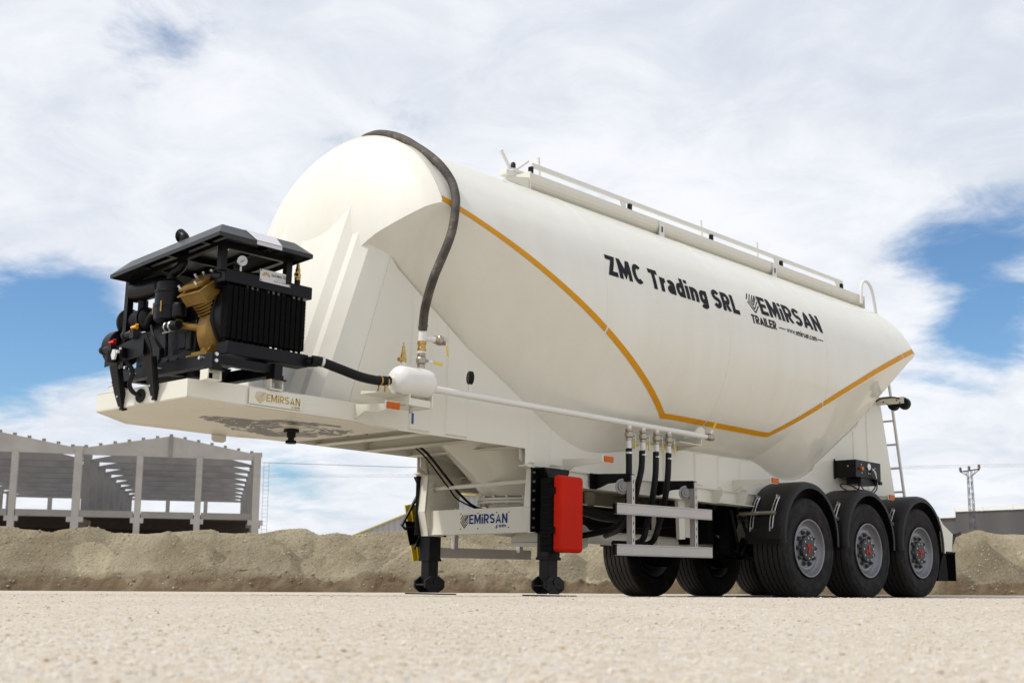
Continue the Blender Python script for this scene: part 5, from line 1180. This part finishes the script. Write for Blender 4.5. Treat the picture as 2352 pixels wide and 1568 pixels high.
m = MB().box((-7.555, .09, 1.595), (-7.51, .17, 1.685)); m.box((-7.55, -.03, 1.61), (-7.51, .01, 1.685)); hbuild(m, 'electric_socket', 'black_matte', smooth=0, bevel=.008)
m = MB().prism([(.045+.030*math.cos(a), 1.635+.042*math.sin(a)) for a in [k*PI/3 for k in range(6)]], 'x', -7.575, -7.56); m.cyl((-7.56, -.01, 1.65), (-7.58, -.01, 1.65), .012, 10); m.cyl((-7.56, -.035, 1.67), (-7.57, -.035, 1.67), .008, 8); hbuild(m, 'socket_cover', 'plate_white', smooth=0)
m = MB()
for dy in (-.012, .012): m.tube(smoothpath([(-7.47, .03+dy, 1.60), (-7.44, -.01+dy, 1.52), (-7.445, .01+dy, 1.43), (-7.42, .0+dy, 1.375), (-7.375, -.02+dy, 1.352), (-7.33, -.02+dy, 1.352)], 6), .011, 8)
hbuild(m, 'suzi_cable', 'rubber_hose')

# ------------------------------------------------------------------ ground, dirt bank, far buildings
FV = Vector((math.cos(YAW), math.sin(YAW), 0)); RV = Vector((FV.y, -FV.x, 0)); C0 = Vector((CAM[0], CAM[1], 0))
def at(u, v, z=0.): p = C0+RV*u+FV*v; p.z = z; return p
GV = smoothpath([(-5, 0, 0), (0, 0, 0), (2.5, .004, 0), (6, .052, 0), (8, .071, 0), (9.5, .063, 0), (11.5, .039, 0), (13.7, .0, 0), (16, -.001, 0), (18.3, -.002, 0), (20.5, -.03, 0), (24, -.03, 0), (40, -.03, 0)], 8)
GX = [p.x for p in GV]; GY = [p.y for p in GV]
def gz(x, y):
    q = Vector((x, y, 0))-C0; v = q.dot(FV); u = q.dot(RV)
    return float(np.interp(v, GX, GY))*math.exp(-(u/13.)**4)+.004*noise.noise((x*.5, y*.5, 0))*(1 if v < 11 else .4)
us = np.concatenate([-np.geomspace(900, 14, 16), np.linspace(-13.5, 13.5, 73), np.geomspace(14, 900, 16)])
vs_ = np.concatenate([[-900, -300, -100, -40, -15, -6, -2], np.linspace(-1, 30, 90), np.geomspace(31, 1500, 22)])
rows = []
for v in vs_:
    r = []
    for u in us:
        p = at(u, v); p.z = gz(p.x, p.y) if -5 <= v <= 31 and abs(u) < 40 else -.03*(v > 20); r.append(p)
    rows.append(r)
g = MB().grid(rows).build('ground', 'gravel_ground', None, smooth=60); tag(g, kind='structure')
# loose pebbles, all one sheet of gravel
ico = bmesh.new(); bmesh.ops.create_icosphere(ico, subdivisions=1, radius=1); IV = np.array([v.co for v in ico.verts]); IF = np.array([[v.index for v in f.verts] for f in ico.faces]); ico.free()
def pebbles(n, vr, ur, smin, smax, name, mt, zf, sub=None):
    V = []; F = []
    for i in range(n):
        v = vr[0]*(vr[1]/vr[0])**rng.random(); u = (rng.random()*2-1)*(ur*v+.4); p = at(u, v); s_ = smin*(smax/smin)**(rng.random()**2.2)
        S = IV*(s_*rng.uniform(.7, 1.3, 3)*np.array([1, 1, .65]))*(1+rng.uniform(-.18, .18, (12, 1)))
        a = rng.random()*6.28; ca, sa = math.cos(a), math.sin(a); S = S@np.array([[ca, sa, 0], [-sa, ca, 0], [0, 0, 1]])
        z = zf(p); 
        if z is None: continue
        F.append(IF+12*len(V)); V.append(S+np.array([p.x, p.y, z+s_*.1]))
    me = bpy.data.meshes.new(name); me.from_pydata(np.concatenate(V).tolist(), [], np.concatenate(F).tolist()); me.materials.append(MAT[mt])
    o = bpy.data.objects.new(name, me); col.objects.link(o); return o
def peb_fn(t, b, tcn):
    gi = t.nodes.new('ShaderNodeNewGeometry'); c = t.nodes.new('ShaderNodeValToRGB'); e = c.color_ramp.elements; c.color_ramp.interpolation = 'CONSTANT'
    e[0].position = 0; e[0].color = (.58, .51, .425, 1); e[1].position = .97; e[1].color = (.36, .25, .17, 1)
    for p, q in ((.3, (.54, .46, .36)), (.5, (.62, .57, .51)), (.68, (.48, .39, .29)), (.8, (.48, .47, .46))):
        x = e.new(p); x.color = (*q, 1)
    t.links.new(gi.outputs['Random Per Island'], c.inputs[0]); t.links.new(c.outputs[0], b.inputs['Base Color'])
mat('pebble', (.6, .5, .4), .9, spec=.15, fn=peb_fn)
tag(pebbles(20000, (1.8, 14), .43, .002, .0085, 'loose_gravel', 'pebble', lambda p: gz(p.x, p.y)), kind='stuff')
# dirt bank: dumped heaps behind the yard
RID = [(-30, .95), (-16, .98), (-12, 1.0), (-10.2, .93), (-9.4, .99), (-8.733, 1.045), (-8.529, 1.04), (-8.38, .989), (-8.262, .955), (-8.001, .962), (-7.854, .934), (-7.654, .992), (-7.453, 1.016), (-7.222, 1.04), (-7.046, 1.018), (-6.895, .924), (-6.693, .939), (-6.256, .919), (-5.938, .943), (-5.533, .974), (-5.244, .998), (-5.098, .999), (-5.009, .948), (-4.718, .935), (-4.428, .95), (-4.283, .937), (-3.937, 1.005), (-3.618, 1.029), (-3.502, 1.024), (-3.295, .913), (-2.977, .957), (-2.714, .916), (-2.483, .945), (-2.193, .984), (-1.897, .991), (-.96, 1.014), (-.545, .987), (.048, 1.0), (1.5, .95), (3, 1.02), (5, .96), (6.5, 1.0), (7.564, .972), (7.836, 1.013), (7.939, 1.055), (8.041, 1.064), (8.14, 1.031), (8.273, 1.007), (8.44, .991), (8.609, 1.0), (8.761, .992), (10, .97), (13, 1.0), (30, .95)]
ru = [q[0] for q in RID]; rzv = [q[1] for q in RID]
def foot_v(u): return 20.45+.25*noise.noise((u*.5, 3.3, 0))-.45*min(1, max(0, (u-3)/4))+.5*min(1, max(0, (-4-u)/4))
HEAPS = [(u+rng.uniform(-.25, .25), rng.uniform(.55, 1.25), rng.uniform(.42, .95), rng.uniform(.76, 1.14), rng.uniform(.62, 1.0)) for u in np.arange(-30, 30, .62)]
HU = np.array(HEAPS)
def bank_full(u, v):
    f = foot_v(u); d = v-f; tone = 1.0
    if d < 0: return None, 1
    top = float(np.interp(u, ru, rzv)); rw = 22.0-f
    n = noise.fractal((u*1.3, v*1.3, 1.7), .9, 2.1, 5)
    sc_h = (.15+.05*noise.noise((u*1.1, 7, 9)))
    scarp = sc_h*min(1, d/.10)*(1+.5*noise.noise((u*5, d*8, 9))+.4*noise.noise((u*14, d*20, 4)))
    if d < rw:
        t = max(0, (d-.14)/(rw-.14)); z = scarp+(top-scarp)*(t**2.1)+.03*n
        uu = u+.18*noise.noise((u*1.5, v*1.5, 5)); vv_ = d+.18*noise.noise((u*1.5, v*1.5, 8))
        m = np.abs(HU[:, 0]-uu) < 1.6
        if m.any():
            H = HU[m]; q = H[:, 2]-H[:, 4]*np.sqrt((H[:, 0]-uu)**2*.75+(H[:, 1]-vv_)**2+.012)+.14
            k = int(q.argmax())
            qq = min(q[k], sc_h+.95*max(0, d-.12))
            if qq > z and t > 0: tone = H[k, 3]; z = qq
        z += (.030*noise.fractal((u*3.2, v*3.2, 6), .8, 2.2, 5)+.008*noise.noise((u*23, v*23, 3)))*min(1, d/.1)
        z = min(z, top+.015*n)
    else:
        z = top-.06*(d-rw)+.10*noise.noise((u*.8, v*.8, 2))*min(1, (d-rw)/1.0)
    return max(z, .02), tone
def bank_h(u, v): return bank_full(u, v)[0]
bu = np.concatenate([np.linspace(-30, -11, 60), np.linspace(-10.9, 11, 900), np.linspace(11.2, 30, 60)]); dv = np.concatenate([np.linspace(0, .24, 13), np.linspace(.27, 1.75, 70), np.linspace(1.85, 7, 24)])
rows = []; foot = []; tones = []
for u in bu:
    f = foot_v(u); r = []
    for d in dv:
        h, tn = bank_full(u, f+d) if d > 0 else (-.06, 1)
        if d == dv[-1]: h = -.1
        r.append(at(u, f+d+(.05*noise.noise((u*6, d*9, 3)) if 0 < d < .3 else 0), h)); tones.append(tn*(1+.10*noise.noise((u*.9, d*.9, 11))))
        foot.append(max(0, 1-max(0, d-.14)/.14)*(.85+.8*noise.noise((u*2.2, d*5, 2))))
    rows.append(r)
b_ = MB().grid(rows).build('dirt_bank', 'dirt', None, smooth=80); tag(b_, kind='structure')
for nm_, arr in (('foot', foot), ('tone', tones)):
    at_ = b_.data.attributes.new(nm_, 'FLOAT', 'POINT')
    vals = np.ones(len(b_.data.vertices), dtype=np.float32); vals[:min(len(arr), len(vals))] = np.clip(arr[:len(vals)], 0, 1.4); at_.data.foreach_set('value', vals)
def bz(p):
    q = p-C0; q.z = 0; return bank_h(q.dot(RV), q.dot(FV))
ov = []
def bank_stones():
    V = []; F = []
    for i in range(9000):
        u = rng.uniform(-10.5, 10.5); f = foot_v(u); v = f+.02+1.75*rng.random(); h = bank_h(u, v)
        if h is None: continue
        s_ = .005*(4.6)**(rng.random()**3.2); p = at(u, v)
        S = IV*(s_*rng.uniform(.7, 1.3, 3))*(1+rng.uniform(-.2, .2, (12, 1))); F.append(IF+12*len(V)); V.append(S+np.array([p.x, p.y, h]))
    me = bpy.data.meshes.new('bank_stones'); me.from_pydata(np.concatenate(V).tolist(), [], np.concatenate(F).tolist()); me.materials.append(MAT['bank_stone'])
    o = bpy.data.objects.new('bank_stones', me); col.objects.link(o); return o
mat('bank_stone', (.34, .30, .215), .95, spec=.1, var=.3, vscale=3.)
tag(bank_stones(), kind='stuff')

# precast concrete hall, two bays in view, ten frames deep
HP = at(-20.9, 105.0); ex_ = (RV*-13.1+FV*-4.7).normalized(); ey_ = Vector((math.cos(R(55.97)), math.sin(R(55.97)), 0))
Hh = empty('concrete_hall', HP); tag(Hh, 'unfinished grey precast concrete hall frame without walls, behind the dirt bank', 'building')
BAY = 13.95; DEP = 6.75; NF = 10
def hp_(a, b, z): p = ex_*a+ey_*b; return (p.x, p.y, z)
def hbox(m, a0, a1, b0, b1, z0, z1):
    m.add([hp_(a, b, z) for z in (z0, z1) for a, b in ((a0, b0), (a1, b0), (a1, b1), (a0, b1))], [(0, 3, 2, 1), (4, 5, 6, 7), (0, 1, 5, 4), (1, 2, 6, 5), (2, 3, 7, 6), (3, 0, 4, 7)])
def gable(m, a0, b0, b1, zb=9.72):
    ez = 10.20 if b0 < .5 else 9.87
    pl_ = [(a0+.1, zb), (a0+BAY-.1, zb), (a0+BAY-.1, ez), (a0+BAY/2, 11.42), (a0+.1, ez)]
    n = 5; m.add([hp_(a, b0, z) for a, z in pl_]+[hp_(a, b1, z) for a, z in pl_], [tuple(range(n)), tuple(range(2*n-1, n-1, -1))]+[(i, i+n, (i+1) % n+n, (i+1) % n) for i in range(n)])
for f in range(NF):
    b = f*DEP
    for i in range(3):                               # main columns with corbels
        a = i*BAY; m = MB(); hbox(m, a-.29, a+.29, b-.29, b+.29, -.5, 10.25)
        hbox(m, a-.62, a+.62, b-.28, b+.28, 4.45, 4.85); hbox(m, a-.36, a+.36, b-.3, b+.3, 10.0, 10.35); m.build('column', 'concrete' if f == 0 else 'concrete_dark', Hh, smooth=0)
    for i in range(2):
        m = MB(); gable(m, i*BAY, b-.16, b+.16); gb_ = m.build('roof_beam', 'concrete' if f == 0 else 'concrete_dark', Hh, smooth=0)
        if f == 0:
            m = MB(); hbox(m, i*BAY+BAY/2-.16, i*BAY+BAY/2+.16, b-.24, b-.16, 9.72, 11.45); 
            for k in range(13):
                a = i*BAY+.5+k*(BAY-1)/12; z = 10.22+1.2*(1-abs(a-i*BAY-BAY/2)/(BAY/2)); hbox(m, a-.13, a+.13, b-.14, b+.14, z, z+.17)
            m.build('roof_lugs', 'concrete_dark', gb_, smooth=0)
for i in range(2):
    for k in (1, 2):
        for b, z1 in ((0, 9.8), ((NF-1)*DEP, 9.8)):
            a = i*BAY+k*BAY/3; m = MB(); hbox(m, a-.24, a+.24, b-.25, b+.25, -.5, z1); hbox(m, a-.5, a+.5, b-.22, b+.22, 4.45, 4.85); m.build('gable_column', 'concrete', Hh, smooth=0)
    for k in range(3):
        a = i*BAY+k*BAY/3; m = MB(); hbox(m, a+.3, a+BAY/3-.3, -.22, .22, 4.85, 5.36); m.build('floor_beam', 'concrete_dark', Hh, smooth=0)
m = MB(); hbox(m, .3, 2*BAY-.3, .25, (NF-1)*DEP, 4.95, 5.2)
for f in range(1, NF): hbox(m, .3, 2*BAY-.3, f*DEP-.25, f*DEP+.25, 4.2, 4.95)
hbox(m, .3, 2*BAY-.3, 2*DEP-.1, 2*DEP+.1, -.4, 4.2); m.build('floor_slab', 'slab_shade', Hh, smooth=0)  # cross wall below the slab is added to keep light out
for i in (1,):                                       # eaves purlins seen as slits
    pass
LD = at(-20.2, 105.3); l_ = empty('service_ladder', LD); tag(l_, 'thin steel cage ladder rising beside the right column of the concrete hall', 'ladder')
m = MB()
for dx in (-.22, .22): m.tube([tuple(RV*dx)[:2]+(0,), tuple(RV*dx)[:2]+(9.6,)], .013, 5)
for z in np.arange(.3, 9.5, .32): m.tube([tuple(RV*-.22)[:2]+(z,), tuple(RV*.22)[:2]+(z,)], .010, 4)
m.build('ladder_rails', 'steel_dark', l_)
# grey gabled shed in the middle distance
SP = at(-3.0, 80); s_ = empty('grey_shed', SP); tag(s_, 'grey corrugated shed with yellow roof edge, seen under the trailer', 'shed')
def sp_(u, v, z): p = RV*u+FV*v; return (p.x, p.y, z)
prof = [(-7.0, 0), (-7.0, 2.70), (-.55, 5.34), (6.3, 5.10), (6.3, 0)]
m = MB(); n = 5; m.add([sp_(u, 0, z) for u, z in prof]+[sp_(u+8, 30, z) for u, z in prof], [tuple(range(n)), tuple(range(2*n-1, n-1, -1))]+[(i, i+n, (i+1) % n+n, (i+1) % n) for i in range(n)])
o = m.build('shed_wall', 'grey_cladding', s_, smooth=0); 
m = MB()
for (u0, z0), (u1, z1) in (((-7.3, 2.62), (-.55, 5.38)), ((-.55, 5.38), (6.5, 5.13))):
    m.add([sp_(u0, -.15, z0-.03), sp_(u1, -.15, z1-.03), sp_(u1, -.15, z1+.05), sp_(u0, -.15, z0+.05), sp_(u0+8, 30, z0-.08), sp_(u1+8, 30, z1-.08), sp_(u1+8, 30, z1+.07), sp_(u0+8, 30, z0+.07)], [(0, 1, 2, 3), (4, 7, 6, 5), (0, 4, 5, 1), (2, 6, 7, 3), (1, 5, 6, 2), (0, 3, 7, 4)])
m.build('roof_trim', 'trim_yellow', s_, smooth=0)
MB().add([sp_(-7.6, -.2, 2.2), sp_(-7.0, -.2, 2.5), sp_(-7.0, -.2, 2.72), sp_(-7.6, -.2, 2.45), sp_(-7.6, 3, 2.2), sp_(-7.0, 3, 2.5), sp_(-7.0, 3, 2.72), sp_(-7.6, 3, 2.45)], [(0, 1, 2, 3), (7, 6, 5, 4), (0, 4, 5, 1), (3, 2, 6, 7), (0, 3, 7, 4), (1, 5, 6, 2)]).build('gutter', 'plate_white', s_, smooth=0)
# dark warehouse on the right
WP = at(41.5, 120); w_ = empty('dark_warehouse', WP); tag(w_, 'dark grey warehouse with pale parapet rail at the right edge', 'warehouse')
dA = (RV*5.69+FV*-6.5).normalized(); dB = Vector((-dA.y, dA.x, 0))
def wp_(a, b, z): p = dA*a+dB*b; return (p.x, p.y, z)
def wbox(m, a0, a1, b0, b1, z0, z1): m.add([wp_(a, b, z) for z in (z0, z1) for a, b in ((a0, b0), (a1, b0), (a1, b1), (a0, b1))], [(0, 3, 2, 1), (4, 5, 6, 7), (0, 1, 5, 4), (1, 2, 6, 5), (2, 3, 7, 6), (3, 0, 4, 7)])
m = MB(); wbox(m, 0, 8.6, 0, 30, -.3, 6.62); wbox(m, -9, 0, .4, 20, -.3, 6.1); m.build('warehouse_wall', 'dark_cladding', w_, smooth=0)
m = MB(); wbox(m, -.1, 8.7, -.12, .0, 6.62, 6.98); wbox(m, 8.6, 8.75, -.12, 30, 6.62, 6.98); wbox(m, -9, -.1, .2, .6, 6.1, 6.24)
for a in (-.1, 2.7, 5.6, 8.55): wbox(m, a, a+.15, -.16, -.12, 6.6, 7.0)
m.build('parapet', 'trim_white', w_, smooth=0)
MB().add([wp_(a, b, z) for z in (-.3, 6.6) for a, b in ((8.55, -.04), (8.64, -.04), (8.64, .05), (8.55, .05))], [(0, 3, 2, 1), (4, 5, 6, 7), (0, 1, 5, 4), (1, 2, 6, 5), (2, 3, 7, 6), (3, 0, 4, 7)]).build('corner_flashing', 'stone', w_, smooth=0)
# lattice power pole with three insulators and its cables
PP = at(30.5, 85); p_ = empty('power_pole', PP); tag(p_, 'steel lattice power pole with three insulators beside the dark warehouse', 'power pole')
m = MB()
def lp(u, v, z): q = RV*u+FV*v; return (q.x, q.y, z)
wdt = lambda z: .19-.009*z
for sx in (-1, 1):
    for sy in (-1, 1): m.tube([lp(sx*wdt(0), sy*wdt(0), -.2), lp(sx*wdt(7.45), sy*wdt(7.45), 7.45)], .024, 4)
z = 0; k = 0
while z < 7.2:
    z2 = z+.36; a, b = wdt(z), wdt(z2); s1 = 1 if k % 2 else -1
    for sy in (-1, 1): m.tube([lp(-s1*a, sy*a, z), lp(s1*b, sy*b, z2)], .014, 4); m.tube([lp(sy*a, -s1*a, z), lp(sy*b, s1*b, z2)], .014, 4)
    z = z2; k += 1
m.build('lattice_mast', 'steel_dark', p_)
m = MB().tube([lp(-.62, 0, 7.38), lp(.70, 0, 7.58)], .045, 5); m.tube([lp(-.62, 0, 7.38), lp(-.15, 0, 7.12)], .03, 4); m.tube([lp(.70, 0, 7.58), lp(.2, 0, 7.15)], .03, 4); m.tube([lp(-.35, 0, 7.42), lp(-.2, 0, 7.15)], .02, 4); m.tube([lp(.4, 0, 7.53), lp(.22, 0, 7.15)], .02, 4)
m.build('crossarm', 'steel_dark', p_)
for u, z in ((-.60, 7.42), (-.02, 7.52), (.65, 7.62)): MB().lathe([(0, .05), (.02, .10), (.08, .07), (.10, .10), (.16, .07), (.18, .10), (.25, .05), (.25, 0)], lp(u, 0, z), (0, 0, 1), 10).build('insulator', 'insulator', p_)
for k, (u, z) in enumerate(((-.60, 7.68), (-.02, 7.78), (.65, 7.88))):
    pts = [at(30.5+u+t*60-60, 85+t*-3+3, z+0*t) for t in np.linspace(-.6, 2, 27)]
    pts = []
    for a, b in (((-30, 104), (30.5+u, 85)), ((30.5+u, 85), (95, 66))):
        for t in np.linspace(0, 1, 14): pts.append(at(a[0]+(b[0]-a[0])*t, a[1]+(b[1]-a[1])*t, z+.6*(1-t if a[0] < 0 else t)-3.2*t*(1-t)*.35))
    cbl = MB().tube(pts, .007, 4).build('power_cable', 'steel_dark', None); tag(cbl, 'thin power cable strung through the lattice pole across the background sky', 'cable', 'cables on the power pole')
cbl = MB().tube([at(-20.3, 104, 9.47), at(-9.1, 104.5, 9.2), at(15, 106, 9.0)], .02, 5).build('service_wire', 'steel_dark', None); tag(cbl, 'single dark wire leaving the right top corner of the concrete hall', 'wire')
